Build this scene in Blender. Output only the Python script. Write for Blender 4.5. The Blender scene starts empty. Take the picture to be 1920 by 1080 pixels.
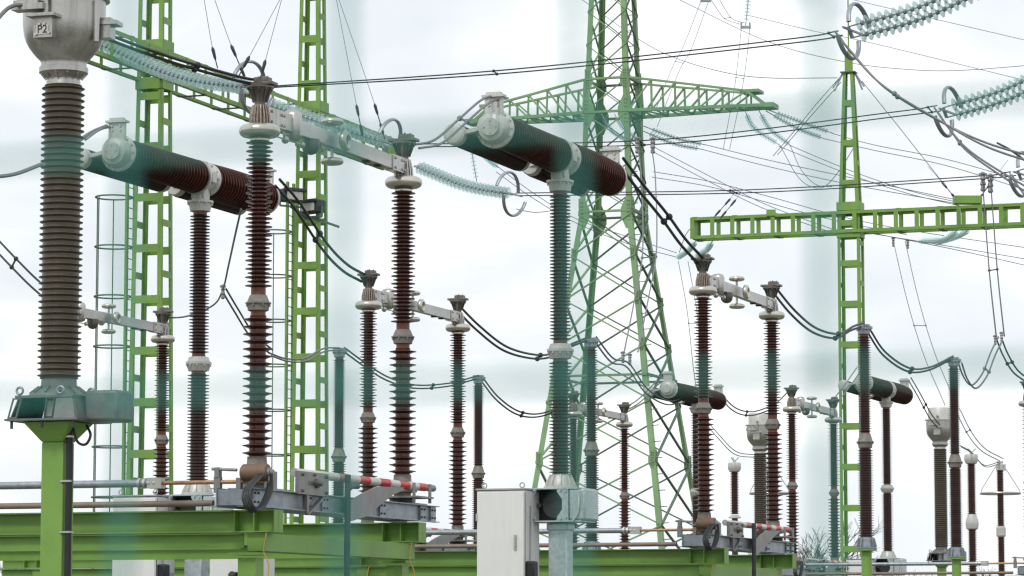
import bpy, math, random
from math import sin, cos, pi, radians, sqrt
from mathutils import Vector, Matrix
random.seed(7)
scene = bpy.context.scene
# ------------------------------------------------------------------ camera
TH = math.atan(640/6000); F = 6000.0; CZ = 1.7
cd = bpy.data.cameras.new("camera"); cam = bpy.data.objects.new("camera", cd)
scene.collection.objects.link(cam); scene.camera = cam
cam.location = (0, 0, CZ); cam.rotation_euler = (pi/2 + TH, 0, 0)
cd.sensor_width = 36; cd.lens = F/1920*36; cd.clip_start = .05; cd.clip_end = 6000
cd.dof.use_dof = True; cd.dof.focus_distance = 45; cd.dof.aperture_fstop = 12.8
# ------------------------------------------------------------------ light
SUN_EL, SUN_AZ = radians(48), radians(205)      # azimuth clockwise from +Y: behind the camera, a little left
w = bpy.data.worlds.new("World"); scene.world = w; w.use_nodes = True
nt = w.node_tree; nt.nodes.clear()
def N(t, **k):
    n = nt.nodes.new(t)
    for a, b in k.items(): setattr(n, a, b)
    return n
sky = N('ShaderNodeTexSky', sky_type='NISHITA', sun_disc=False, sun_elevation=SUN_EL, sun_rotation=SUN_AZ)
tc = N('ShaderNodeTexCoord'); mp = N('ShaderNodeMapping'); mp.inputs['Scale'].default_value = (1, 1, 2.6)
nz = N('ShaderNodeTexNoise'); nz.inputs['Scale'].default_value = 9; nz.inputs['Detail'].default_value = 6; nz.inputs['Roughness'].default_value = .48
nz.inputs['Distortion'].default_value = .3
cr = N('ShaderNodeValToRGB')
cr.color_ramp.elements[0].position = .36; cr.color_ramp.elements[0].color = (.672, .712, .745, 1)
cr.color_ramp.elements[1].position = .70; cr.color_ramp.elements[1].color = (1.0, 1.0, 1.0, 1)
e = cr.color_ramp.elements.new(.5); e.color = (.742, .778, .806, 1)
sc_ = N('ShaderNodeVectorMath', operation='SCALE'); sc_.inputs['Scale'].default_value = 13.0
mx = N('ShaderNodeMix', data_type='RGBA'); mx.inputs[0].default_value = .94
bg = N('ShaderNodeBackground'); bg.inputs['Strength'].default_value = .1
ou = N('ShaderNodeOutputWorld'); L = nt.links.new
L(tc.outputs['Generated'], mp.inputs[0]); L(mp.outputs[0], nz.inputs['Vector']); L(nz.outputs[0], cr.inputs[0])
L(cr.outputs[0], sc_.inputs[0]); L(sky.outputs[0], mx.inputs[6]); L(sc_.outputs[0], mx.inputs[7])
L(mx.outputs[2], bg.inputs[0]); L(bg.outputs[0], ou.inputs[0])
sd = bpy.data.lights.new("sun", 'SUN'); sd.energy = 1.4; sd.angle = radians(12); sd.color = (1, .96, .9)
so = bpy.data.objects.new("sun", sd); scene.collection.objects.link(so)
sv = Vector((sin(SUN_AZ)*cos(SUN_EL), cos(SUN_AZ)*cos(SUN_EL), sin(SUN_EL)))
so.rotation_euler = sv.to_track_quat('Z', 'Y').to_euler()
vs_ = scene.view_settings; vs_.view_transform = 'Standard'; vs_.look = 'None'; vs_.exposure = 0; vs_.gamma = 1
scene.cycles.use_denoising = True; scene.cycles.pixel_filter_type = 'BLACKMAN_HARRIS'; scene.cycles.filter_width = 1.3; scene.cycles.max_bounces = 8; scene.cycles.transparent_max_bounces = 8
scene.cycles.transmission_bounces = 6; scene.cycles.caustics_reflective = False; scene.cycles.caustics_refractive = False

# ------------------------------------------------------------------ helpers
def tq(py):
    b = (540-py)/F
    return (sin(TH)+b*cos(TH))/(cos(TH)-b*sin(TH))
def P(px, py, D):
    b = (540-py)/F; a = (px-960)/F; k = cos(TH)-b*sin(TH)
    return Vector((a/k*D, D, CZ+tq(py)*D))
ANG = radians(-19.5)
U = Vector((-sin(ANG), cos(ANG), 0)); V = Vector((cos(ANG), sin(ANG), 0)); Z = Vector((0, 0, 1))

def mat(name, col, rough=.5, metal=0, var=.15, scale=6, dirt=None, dirt_amt=.3, dirt_scale=3, coat=0, bump=0, bump_scale=30, trans=0, ior=1.45, streak=False):
    m = bpy.data.materials.new(name); m.use_nodes = True
    t = m.node_tree; b = t.nodes['Principled BSDF']; l = t.links.new
    co = t.nodes.new('ShaderNodeTexCoord'); n = t.nodes.new('ShaderNodeTexNoise'); n.inputs['Scale'].default_value = scale
    n.inputs['Detail'].default_value = 5
    l(co.outputs['Object'], n.inputs['Vector'])
    r = t.nodes.new('ShaderNodeValToRGB'); r.color_ramp.elements[0].position = .3; r.color_ramp.elements[1].position = .7
    r.color_ramp.elements[0].color = tuple(c*(1-var) for c in col)+(1,)
    r.color_ramp.elements[1].color = tuple(min(1, c*(1+var)) for c in col)+(1,)
    l(n.outputs[0], r.inputs[0]); out = r.outputs[0]
    if dirt:
        n2 = t.nodes.new('ShaderNodeTexNoise'); n2.inputs['Scale'].default_value = dirt_scale; n2.inputs['Detail'].default_value = 8; n2.inputs['Roughness'].default_value = .65
        mpp = t.nodes.new('ShaderNodeMapping'); mpp.inputs['Location'].default_value = (3, 7, 1)
        if streak: mpp.inputs['Scale'].default_value = (6, 6, .6)
        l(co.outputs['Object'], mpp.inputs[0]); l(mpp.outputs[0], n2.inputs['Vector'])
        r2 = t.nodes.new('ShaderNodeValToRGB'); r2.color_ramp.elements[0].position = .48; r2.color_ramp.elements[1].position = .72
        r2.color_ramp.elements[0].color = (0, 0, 0, 1); r2.color_ramp.elements[1].color = (dirt_amt,)*3+(1,)
        l(n2.outputs[0], r2.inputs[0])
        x = t.nodes.new('ShaderNodeMix'); x.data_type = 'RGBA'; x.inputs[7].default_value = dirt+(1,)
        l(r2.outputs[0], x.inputs[0]); l(out, x.inputs[6]); out = x.outputs[2]
    l(out, b.inputs['Base Color'])
    b.inputs['Roughness'].default_value = rough; b.inputs['Metallic'].default_value = metal
    b.inputs['Coat Weight'].default_value = coat; b.inputs['Coat Roughness'].default_value = .12
    b.inputs['Transmission Weight'].default_value = trans; b.inputs['IOR'].default_value = ior
    if bump:
        n3 = t.nodes.new('ShaderNodeTexNoise'); n3.inputs['Scale'].default_value = bump_scale; n3.inputs['Detail'].default_value = 4
        bp = t.nodes.new('ShaderNodeBump'); bp.inputs['Strength'].default_value = bump; bp.inputs['Distance'].default_value = .02
        l(co.outputs['Object'], n3.inputs['Vector']); l(n3.outputs[0], bp.inputs['Height']); l(bp.outputs[0], b.inputs['Normal'])
    return m
M = {}
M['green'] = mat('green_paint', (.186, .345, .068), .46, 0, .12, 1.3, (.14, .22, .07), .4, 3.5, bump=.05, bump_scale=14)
M['greenfar'] = mat('green_paint_hazed', (.215, .36, .165), .5, 0, .16, .8, (.15, .24, .15), .6, .7)  # pylon green made paler and cooler, distance haze mixed into the colour
M['greendark'] = mat('green_paint_dull_and_shaded', (.10, .16, .12), .55, 0, .2, .9, (.15, .25, .12), .6, .6)  # dull green fittings; also painted shade on the pylon's right and back faces
M['brown'] = mat('brown_glazed_porcelain', (.088, .023, .013), .2, 0, .35, 4, (.14, .085, .06), .35, 7, coat=.2, streak=True)
M['brownfar'] = mat('dark_brown_glazed_porcelain', (.056, .016, .011), .2, 0, .35, 4, (.09, .055, .04), .3, 7, coat=.2, streak=True)
M['black'] = mat('dark_glazed_porcelain', (.034, .011, .009), .25, 0, .3, 5, (.07, .05, .04), .2, 6, coat=.2)
M['silicone'] = mat('grey_brown_glazed_porcelain', (.088, .068, .044), .32, 0, .2, 3, (.14, .12, .09), .4, 8, coat=.12)
M['glazeneck'] = mat('red_brown_porcelain_neck', (.19, .055, .03), .3, 0, .3, 14, (.1, .06, .05), .5, 12)
M['alu'] = mat('weathered_aluminium', (.52, .51, .49), .36, .65, .08, 5, (.28, .26, .23), .35, 5, bump=.04)
M['alucast'] = mat('cast_aluminium', (.48, .47, .445), .32, .82, .10, 3, (.22, .19, .155), .6, 2.2, bump=.10, bump_scale=45, streak=True)
M['ring'] = mat('corona_ring_metal', (.60, .57, .51), .28, .8, .08, 5, (.30, .25, .19), .45, 6)
M['white'] = mat('white_cast_fitting', (.60, .60, .57), .45, .2, .07, 8, (.33, .31, .27), .5, 9, streak=True)
M['cab'] = mat('white_painted_cabinet', (.76, .765, .75), .4, 0, .02, 1.5, (.62, .62, .59), .35, 2.0, streak=True)
M['collar'] = mat('grey_joint_collar', (.23, .22, .20), .6, .1, .2, 12, (.20, .13, .08), .6, 7)
M['bronze'] = mat('tarnished_terminal_metal', (.165, .15, .135), .45, .6, .3, 10, (.25, .23, .2), .5, 12)
M['copper'] = mat('tarnished_copper_braid', (.30, .24, .19), .45, .6, .3, 30, (.55, .51, .46), .5, 20)
M['drum'] = mat('rusty_brown_drum', (.20, .13, .085), .55, .2, .15, 10, (.12, .08, .06), .5, 8)
M['galv'] = mat('galvanised_steel', (.30, .335, .37), .42, .55, .22, 9, (.45, .48, .5), .5, 16, bump=.05)
M['galvlight'] = mat('bright_galvanised_steel', (.46, .53, .54), .4, .4, .16, 18, (.62, .68, .68), .5, 30)
M['galvdull'] = mat('dull_grey_steel', (.19, .20, .19), .5, .45, .2, 8, (.12, .12, .11), .5, 6)
M['pipe'] = mat('dull_steel_pipe', (.27, .27, .27), .5, .4, .15, 6, (.25, .18, .13), .4, 3)
M['rustpipe'] = mat('rust_stained_pipe', (.25, .20, .165), .55, .3, .15, 6, (.3, .16, .09), .4, 4)
M['copperrod'] = mat('rusty_orange_rod', (.42, .23, .12), .45, .4, .2, 20)
M['wire'] = mat('dark_cable', (.035, .036, .04), .5, .3, .1, 10)
M['wiregrey'] = mat('aluminium_cable', (.21, .21, .215), .5, .5, .1, 10)
M['wirefar'] = mat('thin_steel_wire', (.17, .18, .20), .5, .4, .1, 10)
M['rubber'] = mat('black_rubber', (.018, .019, .02), .45, 0, .1, 10)
M['hose'] = mat('white_hose', (.6, .62, .62), .5, 0, .05, 10)
M['dark'] = mat('dark_grey_steel', (.055, .06, .062), .5, .4, .2, 8)
def glassm(name, tint, body, f0, f1, rough):
    m_ = bpy.data.materials.new(name); m_.use_nodes = True; t_ = m_.node_tree; b_ = t_.nodes['Principled BSDF']; l_ = t_.links.new
    b_.inputs['Base Color'].default_value = body; b_.inputs['Roughness'].default_value = rough
    tr_ = t_.nodes.new('ShaderNodeBsdfTransparent'); tr_.inputs[0].default_value = tint
    lw_ = t_.nodes.new('ShaderNodeLayerWeight'); lw_.inputs[0].default_value = .5
    mr_ = t_.nodes.new('ShaderNodeMapRange'); mr_.inputs[3].default_value = f0; mr_.inputs[4].default_value = f1; l_(lw_.outputs['Facing'], mr_.inputs[0])
    mx_ = t_.nodes.new('ShaderNodeMixShader'); l_(mr_.outputs[0], mx_.inputs[0]); l_(tr_.outputs[0], mx_.inputs[1]); l_(b_.outputs[0], mx_.inputs[2])
    l_(mx_.outputs[0], t_.nodes['Material Output'].inputs[0]); return m_
M['glass'] = glassm('toughened_glass', (.93, .985, .98, 1), (.84, .95, .94, 1), .10, .72, .05)
M['glassfar'] = glassm('greenish_glass', (.88, .96, .96, 1), (.62, .80, .80, 1), .07, .42, .1)
M['glassdark'] = glassm('dusty_green_glass', (.84, .92, .90, 1), (.46, .58, .55, 1), .15, .6, .12)
M['yellow'] = mat('yellow_earth_cable', (.62, .36, .06), .5, 0, .1, 10)
M['text'] = mat('black_lettering', (.02, .02, .02), .6)
M['label'] = mat('pale_plate', (.62, .6, .55), .5)
M['fence'] = mat('green_coated_fence_wire', (.05, .285, .24), .45, 0, .1, 20)
M['bark'] = mat('grey_bark', (.10, .085, .07), .8, 0, .3, 5)
M['twig'] = mat('bare_twigs', (.115, .115, .105), .8, 0, .3, 2)
M['ground'] = mat('gravel_and_grass', (.15, .145, .12), .95, 0, .25, .6, (.09, .13, .05), .8, .15, bump=.4, bump_scale=8)
M['path'] = mat('concrete_path', (.3, .29, .27), .9, 0, .12, 2)
# red and white banding along the rod's own length
m = bpy.data.materials.new('red_white_banding'); m.use_nodes = True; t = m.node_tree; b = t.nodes['Principled BSDF']; l = t.links.new
co = t.nodes.new('ShaderNodeTexCoord'); sp = t.nodes.new('ShaderNodeSeparateXYZ'); l(co.outputs['Object'], sp.inputs[0])
a1 = t.nodes.new('ShaderNodeMath'); a1.operation = 'ADD'; a1.inputs[1].default_value = -1.76+.6*5; l(sp.outputs[1], a1.inputs[0])
a2 = t.nodes.new('ShaderNodeMath'); a2.operation = 'MODULO'; a2.inputs[1].default_value = .60; l(a1.outputs[0], a2.inputs[0])
a3 = t.nodes.new('ShaderNodeMath'); a3.operation = 'LESS_THAN'; a3.inputs[1].default_value = .31; l(a2.outputs[0], a3.inputs[0])
a4 = t.nodes.new('ShaderNodeMath'); a4.operation = 'GREATER_THAN'; a4.inputs[1].default_value = 1.6; l(sp.outputs[1], a4.inputs[0])
a5 = t.nodes.new('ShaderNodeMath'); a5.operation = 'MULTIPLY'; l(a3.outputs[0], a5.inputs[0]); l(a4.outputs[0], a5.inputs[1])
fade = t.nodes.new('ShaderNodeMapRange'); fade.inputs[1].default_value = 1.9; fade.inputs[2].default_value = 2.6; l(sp.outputs[1], fade.inputs[0])
rc = t.nodes.new('ShaderNodeMix'); rc.data_type = 'RGBA'; rc.inputs[6].default_value = (.38, .12, .09, 1); rc.inputs[7].default_value = (.60, .025, .018, 1); l(fade.outputs[0], rc.inputs[0])
mm = t.nodes.new('ShaderNodeMix'); mm.data_type = 'RGBA'; mm.inputs[6].default_value = (.66, .65, .6, 1); l(a5.outputs[0], mm.inputs[0]); l(rc.outputs[2], mm.inputs[7])
nn = t.nodes.new('ShaderNodeTexNoise'); nn.inputs['Scale'].default_value = 14; nn.inputs['Detail'].default_value = 6; l(co.outputs['Object'], nn.inputs['Vector'])
mr = t.nodes.new('ShaderNodeMapRange'); mr.inputs[1].default_value = .5; mr.inputs[2].default_value = .8; mr.inputs[4].default_value = .35; l(nn.outputs[0], mr.inputs[0])
m2 = t.nodes.new('ShaderNodeMix'); m2.data_type = 'RGBA'; m2.inputs[7].default_value = (.3, .27, .23, 1); l(mr.outputs[0], m2.inputs[0]); l(mm.outputs[2], m2.inputs[6])
l(m2.outputs[2], b.inputs['Base Color']); b.inputs['Roughness'].default_value = .4
M['band'] = m

class MB:
    def __init__(s): s.v = []; s.f = []; s.sm = []; s.mi = []; s.cm = 0; s.mats = []
    def add(s, vs, fs, smooth=False, T=None):
        o = len(s.v)
        s.v += [(T @ Vector(p)) if T else Vector(p) for p in vs]
        s.f += [tuple(i+o for i in f) for f in fs]; s.sm += [smooth]*len(fs); s.mi += [s.cm]*len(fs); return s
    def use(s, m_):
        if m_ not in s.mats: s.mats.append(m_)
        s.cm = s.mats.index(m_)+1; return s
    def box(s, c, d, rz=0, T=None, taper=None):
        x, y, z = d[0]/2, d[1]/2, d[2]/2; k = taper or 1
        vs = [(-x, -y, -z), (x, -y, -z), (x, y, -z), (-x, y, -z), (-x*k, -y*k, z), (x*k, -y*k, z), (x*k, y*k, z), (-x*k, y*k, z)]
        R = Matrix.Translation(c) @ Matrix.Rotation(rz, 4, 'Z')
        if T: R = T @ R
        return s.add(vs, [(0, 3, 2, 1), (4, 5, 6, 7), (0, 1, 5, 4), (1, 2, 6, 5), (2, 3, 7, 6), (3, 0, 4, 7)], False, R)
    def bar(s, p, q, w, h=None, up=Z, shift=(0, 0)):
        p = Vector(p); q = Vector(q); h = h or w; d = (q-p).normalized()
        a = d.cross(up)
        if a.length < 1e-4: a = d.cross(Vector((1, 0, 0)))
        a.normalize(); c = a.cross(d).normalized()
        p = p+a*shift[0]+c*shift[1]; q = q+a*shift[0]+c*shift[1]
        a = a*w/2; c = c*h/2
        vs = [p-a-c, p+a-c, p+a+c, p-a+c, q-a-c, q+a-c, q+a+c, q-a+c]
        return s.add(vs, [(3, 2, 1, 0), (4, 5, 6, 7), (0, 1, 5, 4), (1, 2, 6, 5), (2, 3, 7, 6), (3, 0, 4, 7)])
    def angle(s, p, q, w, th, d1, d2):       # L section: legs along d1 and d2
        p = Vector(p); q = Vector(q); d1 = Vector(d1).normalized(); d2 = Vector(d2).normalized()
        sec = [0*d1, d1*w, d1*w+d2*th, d1*th+d2*th, d1*th+d2*w, d2*w]
        vs = [p+k for k in sec]+[q+k for k in sec]
        fs = [(i, (i+1) % 6, (i+1) % 6+6, i+6) for i in range(6)]
        fs += [(0, 3, 2, 1), (0, 5, 4, 3), (6, 7, 8, 9), (6, 9, 10, 11)]
        return s.add(vs, fs)
    def ibeam(s, p, q, h, w, t=.014):
        s.bar(p, q, t, h-2*t); s.bar(p, q, w, t, shift=(0, h/2-t/2)); return s.bar(p, q, w, t, shift=(0, -h/2+t/2))
    def channel(s, p, q, h, w, t=.012, side=1):
        s.bar(p, q, t, h-2*t); s.bar(p, q, w, t, shift=(side*(w/2-t/2), h/2-t/2)); return s.bar(p, q, w, t, shift=(side*(w/2-t/2), -h/2+t/2))
    def tube(s, pts, r, n=8, cap=True):
        pts = [Vector(p) for p in pts]; rings = []; prev = None
        for i, p in enumerate(pts):
            d = (pts[min(i+1, len(pts)-1)]-pts[max(i-1, 0)]).normalized()
            if prev is None:
                a = d.cross(Z)
                if a.length < .01: a = d.cross(Vector((1, 0, 0)))
            else: a = prev-d*prev.dot(d)
            a.normalize(); prev = a; c = d.cross(a); rr = r[i] if isinstance(r, (list, tuple)) else r
            rings.append([p+(a*cos(2*pi*k/n)+c*sin(2*pi*k/n))*rr for k in range(n)])
        vs = [x for rg in rings for x in rg]; fs = []
        for i in range(len(rings)-1):
            for k in range(n): fs.append((i*n+k, i*n+(k+1) % n, (i+1)*n+(k+1) % n, (i+1)*n+k))
        s.add(vs, fs, True)
        if cap: s.add(rings[0], [tuple(range(n))[::-1]]); s.add(rings[-1], [tuple(range(n))])
        return s
    def lathe(s, prof, n=24, T=None, capb=True, capt=True):
        vs = []; fs = []
        for r, z in prof: vs += [(r*cos(2*pi*k/n), r*sin(2*pi*k/n), z) for k in range(n)]
        for i in range(len(prof)-1):
            for k in range(n): fs.append((i*n+k, i*n+(k+1) % n, (i+1)*n+(k+1) % n, (i+1)*n+k))
        if capb: fs.append(tuple(range(n))[::-1])
        if capt: o = (len(prof)-1)*n; fs.append(tuple(range(o, o+n)))
        return s.add(vs, fs, True, T)
    def torus(s, R, r, n=32, m=12, T=None, a0=0, a1=2*pi, sz=1):
        full = abs(a1-a0-2*pi) < 1e-6; cnt = n if full else n+1; vs = []; fs = []
        for i in range(cnt):
            a = a0+(a1-a0)*i/n
            for k in range(m):
                b_ = 2*pi*k/m; vs.append(((R+r*cos(b_))*cos(a), (R+r*cos(b_))*sin(a), r*sin(b_)*sz))
        for i in range(n):
            j = (i+1) % cnt
            for k in range(m): fs.append((i*m+k, j*m+k, j*m+(k+1) % m, i*m+(k+1) % m))
        return s.add(vs, fs, True, T)
    def bolts(s, R, z, n, r=.012, h=.02, T=None, off=0):
        for k in range(n):
            a = 2*pi*k/n+off
            TT = Matrix.Translation((R*cos(a), R*sin(a), z))
            s.lathe([(r, -h/2), (r, h/2)], 6, (T @ TT) if T else TT)
        return s
    def build(s, name, material, parent=None, label=None, bevel=0, origin=None):
        me = bpy.data.meshes.new(name); vv = s.v
        if origin is not None: vv = [p-Vector(origin) for p in vv]
        me.from_pydata([tuple(p) for p in vv], [], s.f); me.update()
        me.polygons.foreach_set('use_smooth', s.sm); me.set_sharp_from_angle(angle=radians(38))
        me.materials.append(M[material] if isinstance(material, str) else material)
        for k_ in s.mats: me.materials.append(M[k_])
        if s.mats: me.polygons.foreach_set('material_index', s.mi)
        o = bpy.data.objects.new(name, me); scene.collection.objects.link(o)
        if parent: o.parent = parent
        if origin is not None: o.location = origin
        if label: o['label'] = label
        if bevel:
            bv = o.modifiers.new('bevel', 'BEVEL'); bv.width = bevel; bv.segments = 2; bv.limit_method = 'ANGLE'; bv.angle_limit = radians(50)
        return o
def tag(o, label, cat, group=None):
    o['label'] = label; o['category'] = cat
    if group: o['group'] = group
    return o
def thing(name, label, cat, loc=(0, 0, 0), rz=0, group=None):
    o = bpy.data.objects.new(name, None); scene.collection.objects.link(o); o.location = loc; o.rotation_euler = (0, 0, rz)
    o.empty_display_size = .1
    return tag(o, label, cat, group)
def struct(o): o['kind'] = 'structure'; return o
def dup(root, loc, label, rz=None):
    def cp(o, par):
        c = o.copy(); scene.collection.objects.link(c); c.parent = par
        for ch in list(o.children): cp(ch, c)
        return c
    r = cp(root, None); r.location = loc; r['label'] = label
    if rz is not None: r.rotation_euler = (0, 0, rz)
    return r
def TR(x=0, y=0, z=0, ax=None, ang=0):
    m_ = Matrix.Translation((x, y, z))
    return m_ @ Matrix.Rotation(ang, 4, ax) if ax else m_
def alongY(x, y, z): return Matrix.Translation((x, y, z)) @ Matrix.Rotation(-pi/2, 4, 'X')   # local z -> +y
def alongX(x, y, z): return Matrix.Translation((x, y, z)) @ Matrix.Rotation(pi/2, 4, 'Y')
def sheds(z0, z1, core, big, pitch, small=None, coretop=None, th=1, rim=.0035):
    """porcelain profile: tapered discs on a core"""
    n = max(2, int(round((z1-z0)/pitch))); p = (z1-z0)/n; pr = [(core*1.04, z0)]
    ct = coretop or core
    for i in range(n):
        zc = z0+(i+.5)*p; c = core+(ct-core)*(i+.5)/n; k = c-core
        R = (small if (small and i % 2) else big)+k
        h = p*(.36 if not small else .42)*th
        pr += [(c, zc-h), (c+(R-c)*.5, zc-h*.42), (R-rim*.8, zc-rim), (R, zc), (R-rim*.8, zc+rim), (c+(R-c)*.5, zc+h*.30), (c, zc+h*.75)]
    return pr+[(ct*1.04, z1)]
def catmull(pts, k=8):
    pts = [Vector(p) for p in pts]
    if len(pts) < 3:
        return [pts[0].lerp(pts[-1], i/k) for i in range(k+1)]
    q = [pts[0]*2-pts[1]]+pts+[pts[-1]*2-pts[-2]]; out = []
    for i in range(1, len(q)-2):
        a, b_, c, d = q[i-1:i+3]
        for j in range(k):
            t_ = j/k
            out.append(.5*((2*b_)+(c-a)*t_+(2*a-5*b_+4*c-d)*t_*t_+(3*b_-a-3*c+d)*t_**3))
    return out+[pts[-1]]
def rope(name, label, cat, px_paths, r, m_, group=None, spacers=(), part='cable', n=6, k=8, clamps=()):
    """hung conductors; each path is a list of (px, py, depth); spacers are indices (path parameter 0..1)"""
    paths = [catmull([P(*p) for p in pp], k) for pp in px_paths]
    o0 = paths[0][0].copy(); root = thing(name, label, cat, o0, 0, group)
    for pp in paths: MB().tube([p-o0 for p in pp], r, n).build(part, m_, root)
    for s_ in spacers:
        a = paths[0][int(s_*(len(paths[0])-1))]-o0; b_ = paths[-1][int(s_*(len(paths[-1])-1))]-o0
        mb = MB(); mb.bar(a, b_, r*1.6, r*1.6)
        for q in (a, b_): mb.add(*ball(q, r*2.3), True)
        mb.build('spacer', m_, root)
    for c in clamps:
        q = P(*c[:3])-o0; h = c[3]*.6
        mb = MB(); mb.lathe([(h*.1, -h*.8), (h*.2, -h*.7), (h*.14, -h*.4), (h*.22, -h*.3), (h*.14, 0), (h*.22, h*.1), (h*.14, h*.3), (h*.24, h*.45), (h*.1, h*.6)], 8, Matrix.Translation(q))
        mb.box(q+Z*h*.4, (h*.55, h*.25, h*.2)); mb.build('clamp', 'pipe', root)
    return root
def ball(c, r, n=8, m_=6):
    c = Vector(c); vs = [c+Vector((0, 0, -r))]; fs = []
    for i in range(1, m_):
        ph = pi*i/m_
        vs += [c+Vector((r*sin(ph)*cos(2*pi*k/n), r*sin(ph)*sin(2*pi*k/n), -r*cos(ph))) for k in range(n)]
    vs.append(c+Vector((0, 0, r))); last = len(vs)-1
    for k in range(n): fs.append((0, 1+(k+1) % n, 1+k)); fs.append((last, last-n+k, last-n+(k+1) % n))
    for i in range(m_-2):
        for k in range(n): fs.append((1+i*n+k, 1+i*n+(k+1) % n, 1+(i+1)*n+(k+1) % n, 1+(i+1)*n+k))
    return vs, fs

# ------------------------------------------------------------------ setting
g = MB(); g.add([(-2500, -500, 0), (2500, -500, 0), (2500, 4500, 0), (-2500, 4500, 0)], [(0, 1, 2, 3)]); struct(g.build('ground', 'ground'))
g = MB(); c0 = Vector((0, 26, .006))
g.add([c0-V*30-U*1.5, c0+V*30-U*1.5, c0+V*30+U*1.5, c0-V*30+U*1.5], [(0, 1, 2, 3)]); struct(g.build('path', 'path'))

# ------------------------------------------------------------------ gantries (green battened steel)
def gantry_mast(label, base, w0, w1, w2, ztop, batten0, pitch, zbeam=None, spire=False, off=.55, ladder=None, dep=.62):
    t_ = thing('gantry_mast', label, 'gantry mast', base, ANG, 'battened masts of the gantries')
    def hw(z):                           # half width at height z
        zk = 17.6
        return (w0+(w1-w0)*z/zk)/2 if z < zk else (w1+(w2-w1)*(z-zk)/(ztop-zk))/2
    lw = .125
    for sx in (-1, 1):
        for sy in (-1, 1):
            mb = MB(); zs = [0, 17.6, ztop]
            for a, b_ in zip(zs, zs[1:]):
                mb.angle((sx*hw(a), sy*hw(a)*dep/.75, a), (sx*hw(b_), sy*hw(b_)*dep/.75, b_), lw, .02, (-sx, 0, 0), (0, -sy, 0))
            mb.build('leg', 'green', t_)
    mb = MB(); z = batten0
    while z > .3: z -= pitch
    z += pitch; i = 0
    while z < ztop-.3:
        h = hw(z); hy = h*dep/.75
        for sy in (-1, 1): MB().box((0, sy*(hy+.004), z), (2*h-.1, .014, .235)).build('batten', 'green', t_)
        z2 = z+pitch/2; h = hw(z2); hy = h*dep/.75
        if z2 < ztop-.3:
            for sx in (-1, 1): MB().box((sx*(h+.004), 0, z2), (.014, 2*hy-.1, .20)).build('batten', 'green', t_)
        z += pitch
    if zbeam:
        h = hw(zbeam)+.03; hy = h*dep/.75+.01
        for zz in (zbeam+1.0, zbeam-.12):
            mb = MB()
            for sy in (-1, 1): mb.box((0, sy*hy, zz), (2*h, .02, .34))
            for sx in (-1, 1): mb.box((sx*h, 0, zz), (.02, 2*hy-.022, .34))
            mb.build('collar', 'green', t_)
    h = hw(ztop)+.05
    MB().box((0, 0, ztop+.03), (2*h+.1, 2*h*dep/.75+.1, .05)).build('cap_plate', 'greendark', t_)
    if spire:
        mb = MB(); mb.box((0, 0, ztop+.38), (.3, .2, .65)); mb.lathe([(.16, 0), (.015, .35)], 4, TR(0, 0, ztop+.705, 'Z', pi/4)); mb.tube([(0, 0, ztop+.9), (0, 0, ztop+6)], .03, 6)
        mb.build('spire', 'green', t_)
        for sx in (-1, 1):
            mb = MB()
            for dz in (0, .25): mb.bar((sx*h, 0, ztop), (sx*(h+.40-.3*dz), -.1, ztop-.60-dz*.5), .06)
            mb.build('wire_clamp', 'galv', t_)
    return t_
MB1 = Vector((-10.52, 93, 0)); MB2 = Vector((-6.57, 104, 0)); MB3 = Vector((13.86, 130, 0))
m1 = gantry_mast('left green battened gantry mast with a caged ladder, behind the big current transformer', MB1, 1.22, .82, .7, 27, 17.1-1.5*0.9, 1.5, zbeam=17.75)
m2 = gantry_mast('green battened gantry mast standing between the two tall near disconnector columns, floodlight on it', MB2, 1.10, .82, .56, 27, 16.5, 1.5, zbeam=17.75)
m3 = gantry_mast('distant green battened mast topped with a spire, carrying the right crossbeam', MB3, .95, .93, .42, 24.45, 16.55, 1.66, zbeam=17.9, spire=True)
# caged ladder on the left mast and a second on the middle one
def ladder(label, parent_thing, z0, z1, lx, R, rx, group='caged ladders'):
    t_ = thing('caged_ladder', label, 'ladder', parent_thing.location, ANG, group)
    mb = MB()
    for y in (-.25, .25): MB().bar((lx, y, .2), (lx, y, z1+1.6), .12, .07, up=Vector((1, 0, 0))).build('side_rail', 'green', t_)
    z = .5
    while z < z1+1.5: MB().tube([(lx, -.25, z), (lx, .25, z)], .015, 6).build('rung', 'greendark', t_); z += .3
    z = z1
    while z > z0:
        MB().torus(R, .026, 32, 6, TR(lx-R*1.02, 0, z)).build('cage_hoop', 'greendark', t_); z -= 1.5*.98
    for a in (118, 180, 242):
        x = lx-R*1.02+R*cos(radians(a)); y = R*sin(radians(a)); MB().tube([(x, y, z0), (x, y, z1)], .019, 5).build('cage_bar', 'greendark', t_)
    return t_
ladder('green ladder with a round safety cage on the left gantry mast', m1, 3.0, 14.35, -.72, .54, 0)
ladder('safety caged ladder half hidden behind the near tall brown column', m2, 3.0, 14.7, -.75, .54, 0)
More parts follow.
